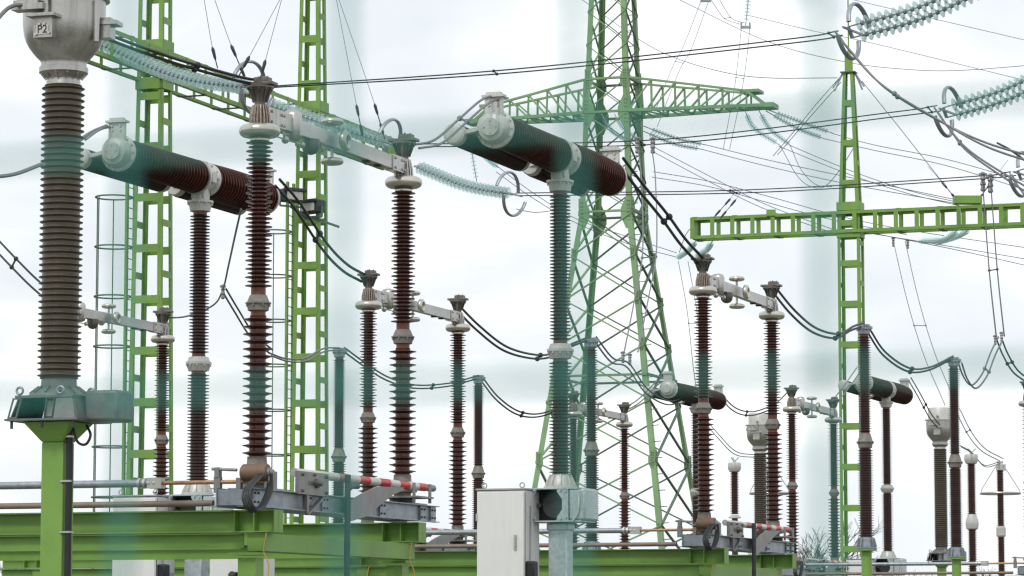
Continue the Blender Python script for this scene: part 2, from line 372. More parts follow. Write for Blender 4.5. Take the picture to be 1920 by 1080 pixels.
# floodlights on middle mast
def flood(label, loc, rz):
    t_ = thing('floodlight', label, 'floodlight', loc, rz, 'floodlights on the middle mast')
    mb = MB(); mb.box((0, 0, 0), (.75, .42, .42)); mb.box((0, -.25, .17), (.85, .1, .12)); mb.build('housing', 'dark', t_, bevel=.03)
    MB().box((0, -.235, -.02), (.58, .03, .26)).build('lens', 'label', t_)
    mb = MB(); mb.bar((-.42, 0, .0), (-.42, 0, -.35), .05); mb.bar((.42, 0, 0), (.42, 0, -.35), .05); mb.bar((-.42, 0, -.35), (.42, 0, -.35), .06); mb.bar((0, 0, -.35), (.9, .3, -.7), .08); mb.build('bracket', 'greendark', t_)
flood('black box floodlight on the middle gantry mast, the left one', P(546, 367, 103), radians(35))
flood('tilted grey floodlight inside the middle gantry mast, right one', P(586, 388, 103.6), radians(-40))

def gantry_beam(label, origin, d, s0, s1, zb, zt, width, pitch, n_side):
    """box beam of four angles with vertical battens; d = direction, n_side = horizontal normal"""
    root = thing('gantry_beam', label, 'gantry beam', origin, 0, 'gantry crossbeams')
    for sn in (-1, 1):
        for z, dz in ((zb, 1), (zt, -1)):
            a = d*s0+n_side*sn*width/2+Z*z; b_ = d*s1+n_side*sn*width/2+Z*z
            MB().angle(a, b_, .13, .016, -n_side*sn, Z*dz).build('chord', 'green', root)
    s_ = s0; i = 0
    while s_ <= s1+.01:
        for sn in (-1, 1):
            p = d*s_+n_side*sn*(width/2+.008)
            MB().bar(p+Z*zb, p+Z*zt, .012, .18, up=d).build('batten', 'green', root)
        s_ += pitch
    s_ = s0+.1
    while s_ <= s1:
        for z in (zb-.01, zt+.01): MB().bar(d*s_-n_side*width/2+Z*z, d*s_+n_side*width/2+Z*z, .22, .012).build('cross_plate', 'greendark', root)
        s_ += pitch*2
    for s_ in (s0, s1): MB().bar(d*s_-n_side*width/2+Z*(zb+zt)/2, d*s_+n_side*width/2+Z*(zb+zt)/2, .02, zt-zb-.04).build('end_plate', 'green', root)
    return root
b1 = gantry_beam('green box beam running away between the two left gantry masts', MB1.copy(), U, -5.0, 19.2, 17.72, 18.62, .95, 1.25, V)
b3 = gantry_beam('long green box crossbeam of the spired mast, on the right', MB3.copy(), V, -6.6, 14.5, 17.8, 18.7, .95, .86, U)
o = thing('beam_lug', 'green lug plate on top of the right crossbeam holding wire turnbuckles', 'lug plate', P(1814, 380, 126.5))
MB().box((0, 0, .1), (1.1, .6, .3)).build('plate', 'green', o); MB().box((-7.6, 2.9, -.05), (.35, .5, .25)).build('plate', 'green', o)

# ------------------------------------------------------------------ lattice pylon
PY = Vector((4.80, 150, 0))
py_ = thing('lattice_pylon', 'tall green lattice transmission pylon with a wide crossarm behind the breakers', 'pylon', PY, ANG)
def ph(z):                                  # half side
    if z < 21.2: return 4.15+(1.27-4.15)*(z/21.2)
    return 1.27+(.62-1.27)*min(1, (z-21.2)/18.0)
COR = [(-1, -1), (1, -1), (1, 1), (-1, 1)]
def pc(c, z): h = ph(z); return Vector((COR[c][0]*h, COR[c][1]*h, z))
ZL = [0, 21.2, 39.5]
for c in range(4):
    mb = MB(); sx, sy = COR[c]
    for a, b_ in zip(ZL, ZL[1:]): mb.angle(pc(c, a), pc(c, b_), .25, .04, (-sx, 0, 0), (0, -sy, 0))
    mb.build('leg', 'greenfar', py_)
levels = [.3, 3.6, 6.6, 9.3, 11.7, 14.2, 16.9, 19.0, 21.2]
up_l = [21.2, 22.8, 24.3, 25.95, 27.55, 29.2, 30.8, 32.4, 34.0, 35.5, 37, 38.5]
def face_x(mb, c1, c2, za, zb, w_):
    mb.bar(pc(c1, za), pc(c2, zb), w_, w_*.55); mb.bar(pc(c2, za)*1.0+Vector((0, 0, .02)), pc(c1, zb), w_*.98, w_*.5)
for c in range(4):
    d_ = (c+1) % 4; bm_ = 'greenfar' if c in (0, 3) else 'greendark'  # right and back faces take the darker green, shade put into the paint
    big = [.3, 3.4, 6.4, 9.4, 12.2, 14.8, 17.0, 19.1, 21.1]
    for a, b_ in zip(big, big[1:]):
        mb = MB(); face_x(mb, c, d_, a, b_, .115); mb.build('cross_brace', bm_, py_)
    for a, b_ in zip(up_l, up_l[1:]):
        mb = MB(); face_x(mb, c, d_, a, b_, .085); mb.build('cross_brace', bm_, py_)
    for z in (13.4, 21.2, 25.95, 27.55, 34.0): MB().bar(pc(c, z), pc(d_, z), .14, .10).build('horizontal_brace', bm_, py_)
for z, s_ in ((21.1, 1.25), (17.0, .6), (25.95, 1.25), (27.5, .9), (14.8, .6), (9.4, .8), (19.1, .6)):
    for c in range(4):
        p = pc(c, z); sx, sy = COR[c]; mb = MB()
        for ax in (0, 1):
            w1 = .75*s_*.55; hh = .6*s_
            q = [(0, -hh), (w1*.5, -hh), (w1, -hh*.25), (w1, hh*.25), (w1*.5, hh), (0, hh)]
            vs = []
            for k in (0, .03):
                for a, b_ in q:
                    if ax == 0: vs.append((p.x-sx*a, p.y+sy*(k+.005), p.z+b_))
                    else: vs.append((p.x+sx*(k+.005), p.y-sy*a, p.z+b_))
            fs = [tuple(range(6)), tuple(range(6, 12))]+[(i, (i+1) % 6, (i+1) % 6+6, i+6) for i in range(6)]
            mb.add(vs, fs)
        mb.use('greendark')
        for a in (.08, .17):
            for k in range(-3, 4): mb.box((p.x-sx*a, p.y+sy*.04, p.z+k*hh*.24), (.05, .03, .05)); mb.box((p.x+sx*.04, p.y-sy*a, p.z+k*hh*.24), (.03, .05, .05))
        mb.build('gusset_plate', 'greenfar', py_)
z = 2
while z < 34:
    p = pc(1, z); MB().tube([p, p+Vector((.35, 0, .02))], .02, 4).build('climbing_step', 'greendark', py_); z += .75
def crossarm(sgn, zb_, zt_, L_, par, drop=0):
    mb = MB(); h = ph(zb_); h2 = ph(zt_); tipx = sgn*L_
    nb = 5
    for sy in (-1, 1):
        A = Vector((sgn*h, sy*h, zb_)); Bt = Vector((sgn*h2, sy*h2, zt_)); T1 = Vector((tipx, sy*.42, zb_)); T2 = Vector((tipx-sgn*.9, sy*.42, zb_+.72))
        mb.bar(A, T1, .17, .15); mb.bar(Bt, T2, .11, .10); mb.bar(T2, T1, .13)
        mb.bar(A+Vector((0, 0, .02)), Bt, .14)
        prev = None
        for i in range(nb+1):
            a = A.lerp(T1-Vector((sgn*.9, 0, 0)), i/nb); b_ = Bt.lerp(T2, i/nb)
            mb.bar(a, b_, .09, .07)
            if prev is not None: mb.bar(prev, b_, .09, .07)
            prev = a
    for i in range(nb*2+1):
        f_ = i/(nb*2); y = h*(1-f_)+.42*f_; x = sgn*h+(tipx-sgn*h)*f_
        mb.bar((x, -y, zb_-.03), (x, y, zb_-.03), .08, .06)
        if i < nb*2:
            f2 = (i+1)/(nb*2); y2 = h*(1-f2)+.42*f2; x2 = sgn*h+(tipx-sgn*h)*f2
            mb.bar((x, (-y if i % 2 else y), zb_-.02), (x2, (y2 if i % 2 else -y2), zb_-.02), .08, .06)
    mb.box((tipx+sgn*.1, 0, zb_), (.6, 1.0, .22)); mb.box((tipx-sgn*.75, 0, zb_+.72), (.9, .95, .14))
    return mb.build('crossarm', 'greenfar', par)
crossarm(1, 25.95, 27.55, 7.55, py_); crossarm(-1, 25.95, 27.55, 6.9, py_)
crossarm(1, 34.0, 35.5, 6.8, py_); crossarm(-1, 34.0, 35.5, 6.8, py_)

# ------------------------------------------------------------------ near support frames of green steel
def support(label, loc, x0, x1, phases, light='green'):
    t_ = thing('support_frame', label, 'support frame', loc, ANG, 'green steel frames under the disconnectors')
    for y in (0, 4.1):
        MB().ibeam((x0, y, 2.805), (x1, y, 2.805), .23, .24).build('crossbeam', light, t_)
        mb = MB(); mb.channel((x0, y-.02, 2.60), (x1-.38, y-.02, 2.60), .165, .09, side=1); mb.build('lower_beam', light, t_)
        for xx in [x1-.006]+[p+.02 for p in phases]+[p-.2 for p in phases]: MB().box((xx, y, 2.805), (.012, .226, .2)).build('stiffener', light, t_)
    for p in phases:
        MB().box((p+.03, 2.05, 2.585), (.20, 4.24, .185)).build('longitudinal_beam', light, t_, bevel=.008)
        for y in (0, 4.1):
            mb = MB(); mb.box((p-.08 if p else -.06, y, 1.22), (.2, .2, 2.42)); mb.box((p-.08 if p else -.06, y, 2.47), (.34, .34, .025)); mb.box((p-.08 if p else -.06, y, .02), (.4, .4, .03)); mb.build('leg', light, t_)
        for q, y in ((.17, -.13), (.17, 3.97)):
            mb = MB(); pts = catmull([(p+q, y, 2.68), (p+q-.02, y-.02, 2.5), (p+q+.03, y, 2.35), (p+q+.01, y, 2.18)], 5); mb.tube(pts, .007, 5); mb.build('earth_lead', 'yellow', t_)
    return t_
A0 = Vector((-2.63, 33.0, 0)); B0 = Vector((-2.30, 51.05, 0)); D0 = Vector((2.93, 48.85, 0)); C0 = Vector((-7.62, 53.2, 0))
E0 = Vector((6.60, 75.4, 0)); F0 = Vector((1.48, 77.2, 0)); H0 = Vector((11.87, 73.5, 0))
support('nearest green steel frame carrying the largest disconnector, bottom left', A0, -12.0, .25, [-5.6, 0])
support('middle green steel frame carrying three disconnectors behind the white cabinet', D0, -12.0, .35, [-11.35, -5.62, 0])
support('farthest green steel frame running along the bottom right edge', H0, -11.9, 6, [-11.1, -5.6, 0])

# ------------------------------------------------------------------ disconnectors
def post_insulator(par, y, core=.082, label=None):
    pr = sheds(3.47, 4.93, core*1.03, .158, .078)
    mb = MB(); mb.lathe(pr, 28, TR(0, y)); mb.lathe(sheds(5.22, 6.76, core*.88, .142, .0445, small=.118), 28, TR(0, y))
    ins = mb.build('post_insulator', 'brown', par)
    MB().lathe([(core*.95, 4.93), (core*.95, 4.975)], 24, TR(0, y)).build('porcelain_neck', 'glazeneck', ins)
    MB().lathe([(core*.95, 5.14), (core*.95, 5.22)], 24, TR(0, y)).build('porcelain_neck', 'glazeneck', ins)
    mb = MB(); mb.lathe([(.085, 4.975), (.108, 4.985), (.118, 5.045), (.135, 5.055), (.135, 5.068), (.118, 5.072), (.09, 5.14), (.084, 5.145)], 28, TR(0, y)); mb.bolts(.126, 5.045, 8, .010, .03, TR(0, y))
    for k in range(12):
        a = 2*pi*k/12; mb.bar((.112*cos(a), y+.112*sin(a), 5.05), (.095*cos(a), y+.095*sin(a), 4.985), .008, .02)
    mb.build('joint_collar', 'collar', ins)
    mb = MB(); mb.lathe([(.15, 3.14), (.15, 3.2), (.10, 3.2), (.10, 3.26), (.17, 3.27), (.17, 3.295), (.125, 3.30), (.105, 3.40), (.10, 3.47)], 28, TR(0, y)); mb.bolts(.15, 3.305, 8, .012, .03, TR(0, y))
    mb.build('base_flange', 'collar', ins)
    return ins
def make_disconnector(label, far=False):
    t_ = thing('disconnector', label, 'disconnector', (0, 0, 0), ANG, 'twin column disconnectors')
    for y in (0, 4.1): post_insulator(t_, y)
    for y in (0, 4.1):
        mb = MB(); mb.torus(.152, .066, 40, 16, TR(0, y, 6.865)); mb.lathe([(.15, 6.81), (.10, 6.78), (.1, 6.76)], 24, TR(0, y, 0), True, False); mb.lathe([(.16, 6.90), (.08, 6.915)], 24, TR(0, y, 0), False, True)
        mb.build('corona_ring', 'ring', t_)
        mb = MB(); mb.lathe([(.07, 6.91), (.07, 7.135)], 16, TR(0, y))
        for k in range(18):
            a = 2*pi*k/18; x1, y1 = cos(a), sin(a)
            mb.tube([(.105*x1, y+.105*y1, 6.92), (.10*x1, y+.10*y1, 7.02), (.075*x1, y+.075*y1, 7.13)], .011, 5)
        mb.build('contact_fingers', 'copper' if y == 0 else 'alu', t_, label='brown finned contact' if y == 0 else None)
        mb = MB(); mb.lathe([(.062, 7.12), (.058, 7.16), (.085, 7.25), (.115, 7.30), (.145, 7.315), (.145, 7.335), (.06, 7.335)], 24, TR(0, y)); mb.bolts(.128, 7.308, 10, .011, .03, TR(0, y))
        for k in range(10):
            a = 2*pi*k/10; mb.bar((.065*cos(a), y+.065*sin(a), 7.17), (.115*cos(a), y+.115*sin(a), 7.31), .006, .03)
        mb.build('terminal_cone', 'bronze', t_)
        mb = MB(); mb.box((0, y, 7.36), (.34, .16, .035)); mb.box((.04, y-.02, 7.40), (.16, .12, .05)); mb.bolts(.05, 7.425, 4, .014, .03, TR(.04, y-.02)); mb.build('terminal_pad', 'bronze', t_, bevel=.006)
    mb = MB(); mb.box((0, 2.0, 7.045), (.09, 3.55, .165)); bl = mb.build('blade', 'alu', t_, bevel=.008)
    for y0, y1 in ((.1, .55), (3.63, 4.02)):
        mb = MB()
        mb.box((0, (y0+y1)/2, 7.045), (.115, y1-y0, .18))
        for yy in (y0+.08, y1-.1, y1-.04):
            for zz in (6.99, 7.1):
                for sx in (-1, 1): mb.lathe([(.016, -.01), (.016, .012)], 6, alongX(sx*.062, yy, zz))
        mb.build('clamp_plate', 'alucast', bl)
    for yy in (2.95, 3.3): MB().box((0, yy, 6.955), (.10, .06, .025)).build('drain_notch', 'dark', bl)
    mb = MB(); mb.box((0, .85, 7.05), (.20, .17, .34)); mb.build('contact_housing', 'alucast', t_, bevel=.06)
    for z in (7.255, 6.815):
        mb = MB(); mb.torus(.085, .043, 28, 12, TR(0, 1.95, z), sz=.85); mb.lathe([(.09, -.03), (.09, .03)], 20, TR(0, 1.95, z)); mb.build('shield_ring', 'ring', t_)
    MB().tube([(0, 1.95, 6.83), (0, 1.95, 7.24)], .02, 8).build('ring_stem', 'alu', t_)
    for sx in (-1, 1):
        mb = MB(); mb.torus(.078, .04, 28, 12, alongX(sx*.15, 1.97, 7.04)); mb.lathe([(.08, -.03), (.08, 0)], 20, alongX(sx*.15-.0, 1.97, 7.04)); mb.build('shield_ring', 'ring', t_)
    mb = MB(); mb.lathe([(.02, -.115), (.06, -.10), (.09, -.06), (.10, 0), (.10, .05), (.06, .06)], 20, TR(0, 1.35, 6.92)); mb.build('counterweight_bulb', 'bronze' if not far else 'alu', t_)
    mb = MB(); mb.add(*ball((.05, .55, 6.85), .042, 12, 8), True); mb.add(*ball((.05, 1.0, 6.86), .035, 12, 8), True); mb.tube([(.05, .2, 6.85), (.05, 1.0, 6.86)], .009, 5); mb.build('damper_ball', 'alu', t_)
    # base frame
    mb = MB()
    for sx in (-1, 1):
        mb.channel((sx*.17, -.62, 3.03), (sx*.17, 4.68, 3.03), .19, .075, .01, side=sx)
        for yy in (-.45, .9, 1.35, 3.0, 4.25, 4.58): mb.box((sx*.185, yy, 3.03), (.03, .16, .168))
    for yy in (-.59, -.15, .2, 1.5, 2.6, 3.9, 4.3, 4.64): mb.box((0, yy, 3.03), (.33, .012, .16))
    for y in (0, 4.1): mb.box((0, y, 3.132), (.44, .46, .014))
    mb.use('dark')
    for sx in (-1, 1):
        for yy in (-.45, .9, 1.35, 3.0, 4.25, 4.58):
            for a in (-.045, .045):
                for zz in (2.985, 3.075): mb.lathe([(.012, 0), (.012, .012)], 6, alongX(sx*.2+(0 if sx > 0 else -.012), yy+a, zz))
    bf = mb.build('base_frame', 'galv', t_)
    mb = MB(); mb.box((.1, 3.95, 3.20), (.5, .5, .02)); mb.lathe([(.02, 3.14), (.02, 3.36)], 8, TR(.3, 4.2)); mb.lathe([(.02, 3.14), (.02, 3.36)], 8, TR(.28, 3.75)); mb.build('swivel_plate', 'pipe', t_)
    mb = MB(); mb.lathe([(.082, -.14), (.09, -.13), (.09, .13), (.082, .14)], 28, alongX(.12, -.30, 3.29)); mb.lathe([(.07, -.15), (.075, -.14)], 28, alongX(.12, -.30, 3.29)); dr = mb.build('drive_drum', 'drum', t_)
    mb = MB(); mb.lathe([(.05, 0), (.05, .03), (.03, .035), (.03, .06)], 12, alongX(.26, -.30, 3.29)); mb.box((.12, -.12, 3.2), (.12, .2, .12)); mb.box((-.30, -.3, 3.17), (.07, .06, .16)); mb.box((-.30, -.3, 3.30), (.05, .08, .10)); mb.tube([(-.36, -.32, 3.335), (-.08, -.32, 3.32)], .016, 8); mb.box((-.06, -.3, 3.17), (.05, .06, .14)); mb.box((.3, -.28, 3.2), (.06, .1, .2)); mb.build('drum_bracket', 'pipe', dr)
    mb = MB(); mb.box((.235, .9, 3.225), (.05, .78, .24)); mb.use('bronze')
    for yy, zz in ((.58, 3.31), (.9, 3.32), (1.22, 3.31), (.58, 3.14), (1.22, 3.14)): mb.lathe([(.016, 0), (.016, .025)], 6, alongX(.26, yy, zz))
    mb.lathe([(.05, 0), (.05, .03), (.03, .035), (.03, .08)], 12, alongX(.26, .95, 3.23)); mb.box((.262, .85, 3.23), (.006, .2, .04)); mb.build('linkage_plate', 'pipe', t_)
    mb = MB(); mb.bar((.24, .75, 3.1), (.24, .75, 2.9), .05, .03); mb.bar((.24, .75, 2.9), (.24, 1.15, 3.08), .05, .02); mb.build('crank_arm', 'pipe', t_)
    MB().tube([(.15, .62, 3.335), (.15, 4.42, 3.335)], .046, 16).build('earthing_bar', 'band', t_, label='red and white banded bar')
    MB().tube([(.15, 4.42, 3.335), (.15, 4.50, 3.335)], .03, 10).tube([(.15, 4.50, 3.335), (.15, 4.70, 3.335)], .04, 12).build('bar_tip', 'pipe', t_)
    # curved horn plate
    pts = [(2.15, 2.96), (2.55, 3.0), (3.0, 3.12), (3.5, 3.26), (3.9, 3.32), (3.9, 3.28+.0), (3.2, 3.06), (2.7, 2.9), (2.2, 2.8)]
    pts = [(1.85, 2.86), (2.3, 2.93), (2.65, 3.05), (3.1, 3.2), (3.4, 3.26), (3.4, 3.29), (2.65, 3.27), (2.3, 3.2), (1.85, 3.08)]
    n_ = len(pts); vs = [(.26, a, b_) for a, b_ in pts]+[(.29, a, b_) for a, b_ in pts]
    MB().add(vs, [tuple(range(n_))[::-1], tuple(range(n_, 2*n_))]+[(i, (i+1) % n_, (i+1) % n_+n_, i+n_) for i in range(n_)]).build('horn_plate', 'pipe', t_)
    mb = MB(); mb.tube(catmull([(.33, 1.65, .1), (.33, 1.65, 3.1), (.32, 1.70, 3.20), (.30, 1.85, 3.24), (.26, 2.1, 3.25)], 6), .034, 10); mb.build('drive_rod', 'dark', t_)
    mb = MB()
    for k in range(4):
        o_ = .02*k; mb.tube(catmull([(.20+o_, -.40, 3.27), (.22+o_, -.80+o_*.4, 3.10), (.24+o_, -.86+o_, 2.97), (.26+o_, -.72+o_*.5, 2.87+.006*k), (.27+o_, -.52, 2.95), (.27+o_, -.36, 3.10), (.26+o_, -.28-o_, 3.28)], 6), .012, 6)
    mb.build('flexible_braid', 'dark', t_)
    return t_
d0 = make_disconnector('largest twin column disconnector, nearest of all, beside the big current transformer')
d0.location = A0
dB = dup(d0, B0, 'middle sized disconnector whose arm passes behind the second big brown column')
dC = dup(d0, C0, 'disconnector half hidden behind the big left current transformer, near the ladder cage')
dD = dup(d0, D0, 'disconnector right of the lattice pylon with a red and white banded bar')
dE = dup(d0, E0, 'small far disconnector left of the spired mast, between it and the pylon')
dF = dup(d0, F0, 'small far disconnector seen low in front of the lattice pylon')
dH = dup(d0, H0, 'far disconnector cut off by the right edge of the picture')
# drive pipes between phases
def pipes(label, loc, x0, x1, group='drive pipes along the frames'):
    t_ = thing('drive_pipe', label, 'drive pipe', loc, ANG, group)
    MB().tube([(x0, -.3, 3.20), (x1-1.05, -.3, 3.20)], .04, 12).build('tube', 'galv', t_)
    MB().tube([(x1-1.05, -.3, 3.20), (x1+.22, -.3, 3.20)], .021, 8).build('coupling_rod', 'copperrod', t_)
    mb = MB(); 
    for k in range(4): mb.lathe([(.055, 0), (.055, .03)], 12, alongX(x1-1.2+.06*k, -.3, 3.2))
    mb.box((x1-1.0, -.3, 3.2), (.16, .1, .11)); mb.build('coupling', 'alu', t_)
    MB().tube([(x0, -.3, 2.985), (x1-.35, -.3, 2.985)], .032, 12).build('lower_tube', 'rustpipe', t_)
pipes('pair of drive pipes running in from the left edge to the nearest disconnector', A0, -11.5, .0)
pipes('pair of drive pipes running past the galvanised breaker leg to the pylon side disconnector', D0, -5.25, .0)
pipes('pair of drive pipes behind the white cabinet between left and middle disconnectors', B0, -5.25, .0)
pipes('pair of thin drive pipes low on the right below the far columns', H0, -5.2, .0)
pipes('pair of thin drive pipes far behind the galvanised leg, low centre', E0, -4.8, .0)

# ------------------------------------------------------------------ circuit breakers
def hshed(mb, y0, y1, core, big, pitch, x, z, n=30):
    mb.lathe(sheds(y0, y1, core, big, pitch), n, alongY(x, 0, z))
def make_breaker(label):
    t_ = thing('circuit_breaker', label, 'circuit breaker', (0, 0, 0), ANG, 'T shaped circuit breakers')
    ZA = 8.15
    mb = MB(); mb.lathe(sheds(3.80, 5.33, .105, .158, .047), 28); mb.lathe(sheds(5.62, 7.62, .092, .145, .047), 28)
    ci = mb.build('support_insulator', 'brownfar', t_)
    MB().lathe([(.1, 5.33), (.1, 5.37)], 24).build('porcelain_neck', 'glazeneck', ci)
    MB().lathe([(.1, 5.56), (.095, 5.62)], 24).build('porcelain_neck', 'glazeneck', ci)
    MB().lathe([(.1, 7.62), (.1, 7.68)], 24).build('porcelain_neck', 'glazeneck', ci)
    mb = MB(); mb.lathe([(.10, 5.36), (.13, 5.37), (.17, 5.46), (.185, 5.465), (.185, 5.50), (.165, 5.505), (.14, 5.57), (.11, 5.575)], 28); mb.bolts(.172, 5.45, 10, .013, .03)
    for k in range(12):
        a = 2*pi*k/12; mb.bar((.16*cos(a), .16*sin(a), 5.46), (.13*cos(a), .13*sin(a), 5.37), .012, .03)
    mb.build('joint_collar', 'white', ci)
    mb = MB(); mb.lathe([(.11, 7.66), (.145, 7.67), (.165, 7.78), (.19, 7.79), (.19, 7.82), (.12, 7.83), (.12, 8.0)], 28); mb.bolts(.175, 7.775, 10, .013, .03)
    mb.lathe([(.25, -.18), (.25, -.14), (.20, -.13), (.20, .13), (.25, .14), (.25, .18)], 32, alongY(0, 0, ZA)); mb.bolts(.225, -.135, 12, .016, .03, alongY(0, 0, ZA)); mb.bolts(.225, .135, 12, .016, .03, alongY(0, 0, ZA))
    mb.box((0, 0, ZA-.15), (.2, .2, .3)); mb.box((.0, 0, ZA+.2), (.16, .16, .08)); mb.box((-.22, 0, ZA-.02), (.2, .12, .12)); mb.box((.2, 0, ZA), (.05, .14, .14))
    mb.build('t_housing', 'white', t_)
    for s_ in (-1, 1):
        mb = MB(); y0, y1 = (.18, 2.62 if s_ < 0 else 2.25); dy = y1-2.25
        prof = sheds(y0, y1, .182, .244, .094, th=.75, rim=.009); prof = [(r*(1-.10*(z-y0)/(y1-y0)) if s_ < 0 else r*(1.03+.07*sin(pi*(z-y0)/(y1-y0))), z) for r, z in prof]
        T_ = Matrix.Translation((0, 0, ZA)) @ Matrix.Rotation(-pi/2*s_, 4, 'X')
        mb.lathe(prof, 40, T_); inter = mb.build('interrupter', 'brownfar', t_)
        mb = MB(); T_ = T_ @ TR(0, 0, dy); mb.lathe([(.2, 2.22), (.255, 2.23), (.255, 2.27), (.21, 2.285), (.20, 2.36), (.175, 2.42), (.12, 2.44), (.115, 2.47), (.03, 2.475)], 36, T_); mb.bolts(.232, 2.285, 14, .014, .03, T_); mb.bolts(.08, 2.475, 4, .012, .02, T_)
        mb.build('end_cap', 'white', inter)
        yt = s_*(2.30+dy)
        mb = MB(); mb.box((0, yt, ZA+.28), (.24, .06, .28)); mb.box((0, yt, ZA+.42), (.3, .14, .03)); mb.box((0, yt, ZA+.45), (.2, .10, .04))
        for k in (-.06, .06):
            for zz in (.3, .36): mb.lathe([(.015, -.05), (.015, .05)], 6, alongY(k, yt, ZA+zz))
        mb.build('terminal', 'white', t_)
        # grading capacitor alongside
        xc, zc = -.50, ZA-.07
        mb = MB(); pr = sheds(.3, 2.35+dy, .115, .145, .07, rim=.006); T2 = Matrix.Translation((xc, 0, zc)) @ Matrix.Rotation(-pi/2*s_, 4, 'X'); mb.lathe(pr, 28, T2)
        cp_ = mb.build('grading_capacitor', 'black', t_)
        mb = MB(); mb.lathe([(.125, 2.33), (.145, 2.34), (.145, 2.45), (.125, 2.47), (.11, 2.475), (.03, 2.48)], 28, T2 @ TR(0, 0, dy)); mb.bar((xc, s_*(2.35+dy), zc), (-.15, s_*(2.35+dy), ZA), .10, .05); mb.build('capacitor_cap', 'white', cp_)
        mb = MB(); mb.lathe([(.12, .16), (.135, .2), (.135, .3), (.12, .32)], 28, T2); mb.bar((xc, s_*.2, zc), (-.15, s_*.1, ZA), .10, .05)
        mb.build('capacitor_cap', 'white', cp_)
    # base
    mb = MB(); mb.lathe([(.23, 3.60), (.23, 3.63), (.17, 3.64), (.135, 3.78), (.11, 3.80)], 28); mb.bolts(.21, 3.64, 10, .014, .03)
    for k in range(10):
        a = 2*pi*k/10; mb.bar((.2*cos(a), .2*sin(a), 3.64), (.13*cos(a), .13*sin(a), 3.78), .012, .05)
    mb.build('base_flange', 'white', t_)
    # mechanism box: galvanised frame with octagonal opening
    mb = MB(); y = -.3
    for q in ([(-.38, -.22), (-.24, -.22), (-.25, -.17), (-.31, -.07), (-.31, .07), (-.25, .17), (-.24, .22), (-.38, .22)],
              [(.21, -.22), (.04, -.22), (.05, -.17), (.12, -.07), (.12, .07), (.05, .17), (.04, .22), (.21, .22)]):
        vs = [(a, y, 3.375+b_) for a, b_ in q]+[(a, y+.02, 3.375+b_) for a, b_ in q]
        fs = [tuple(range(8)), tuple(range(8, 16))]+[(i, (i+1) % 8, (i+1) % 8+8, i+8) for i in range(8)]
        mb.add(vs, fs)
        e_ = q[0][0]; g_ = -1 if e_ > 0 else 1
        for a, b_ in ((e_+.035*g_, .18), (e_+.035*g_, -.18), (e_+.11*g_, .19), (e_+.11*g_, -.19)): mb.lathe([(.016, -.02), (.016, .02)], 6, alongY(a, y-.01, 3.375+b_))
    mb.box((0, 0, 3.59), (.78, .62, .018)); mb.box((0, 0, 3.15), (.78, .62, .018)); mb.box((-.382, 0, 3.37), (.012, .6, .42))
    fr = mb.build('mechanism_frame', 'galvlight', t_)
    mb = MB(); mb.box((.33, .0, 3.375), (.23, .60, .43)); mb.build('mechanism_box', 'galvlight', fr, bevel=.03)
    mb = MB(); mb.box((-.08, .15, 3.37), (.58, .30, .41)); mb.lathe([(.17, 0), (.17, .1), (.15, .13)], 24, alongY(-.05, -.12, 3.37)); mb.lathe([(.03, 0), (.03, .16)], 8, alongY(-.24, -.2, 3.37)); mb.build('mechanism_drive', 'dark', fr)
    mb = MB(); mb.tube(catmull([(.36, -.31, 3.5), (.37, -.33, 3.4), (.35, -.33, 3.25), (.28, -.33, 3.15)], 6), .012, 6); mb.build('earth_lead', 'label', fr)
    mb = MB(); mb.box((0, 0, 1.56), (.27, .27, 3.13)); mb.box((0, 0, 3.08), (.31, .31, .1)); mb.box((0, 0, .02), (.5, .5, .04)); mb.build('leg', 'galvlight', t_, bevel=.02)
    return t_
def make_cabinet(label):
    t_ = thing('control_cabinet', label, 'control cabinet', (0, 0, 0), ANG, 'white control cabinets beside the breakers')
    MB().box((0, 0, 1.93), (.68, .62, 3.26)).build('body', 'cab', t_, bevel=.012)
    mb = MB(); mb.box((0, -.32, 1.93), (.66, .02, 3.22)); mb.build('door', 'cab', t_, bevel=.008)
    mb = MB(); mb.box((.22, -.34, 2.86), (.035, .02, .20)); mb.box((.22, -.355, 2.86), (.02, .02, .13)); mb.build('handle', 'alu', t_)
    mb = MB(); mb.box((0, 0, 3.575), (.70, .66, .02)); mb.build('roof', 'alu', t_)
    for x in (-.27, .27):
        MB().torus(.033, .009, 16, 6, Matrix.Translation((x, -.2, 3.63)) @ Matrix.Rotation(pi/2, 4, 'X')).build('lifting_eye', 'alu', t_)
    mb = MB(); mb.box((.347, -.1, 2.2), (.02, .03, 2.3)); mb.box((.346, .16, 1.4), (.012, .2, 2.2)); mb.build('side_trim', 'alu', t_)
    mb = MB(); mb.box((.40, -.18, 2.50), (.12, .18, .22)); mb.box((.42, -.2, 2.3), (.08, .1, .2)); mb.build('cable_gland', 'rubber', t_, bevel=.02)
    MB().box((0, 0, .15), (.74, .68, .3)).build('plinth', 'path', t_)
    for z_ in (.7, 1.9, 3.2): MB().lathe([(.012, z_-.05), (.012, z_+.05)], 8, TR(-.335, -.335)).build('hinge', 'alu', t_)
    MB().box((.347, -.302, 1.93), (.006, .008, 3.2)).build('door_seal', 'rubber', t_)
    return t_
CBs = [(Vector((.66, 43.5, 0)), 'circuit breaker at the picture centre with two dark chambers on a long brown column', 'tall white control cabinet left of the central galvanised breaker leg'),
       (Vector((-4.48, 45.6, 0)), 'circuit breaker on the left, its chambers between the big transformer and the near column', 'white control cabinet low on the left, behind the near green beam'),
       (Vector((5.10, 88.6, 0)), 'small far circuit breaker mostly hidden behind the column right of the pylon', 'far white cabinet hidden low behind the disconnector right of the pylon'),
       (Vector((10.12, 86.4, 0)), 'small far circuit breaker to the right of the spired mast', 'far white cabinet at the foot of the spired mast')]
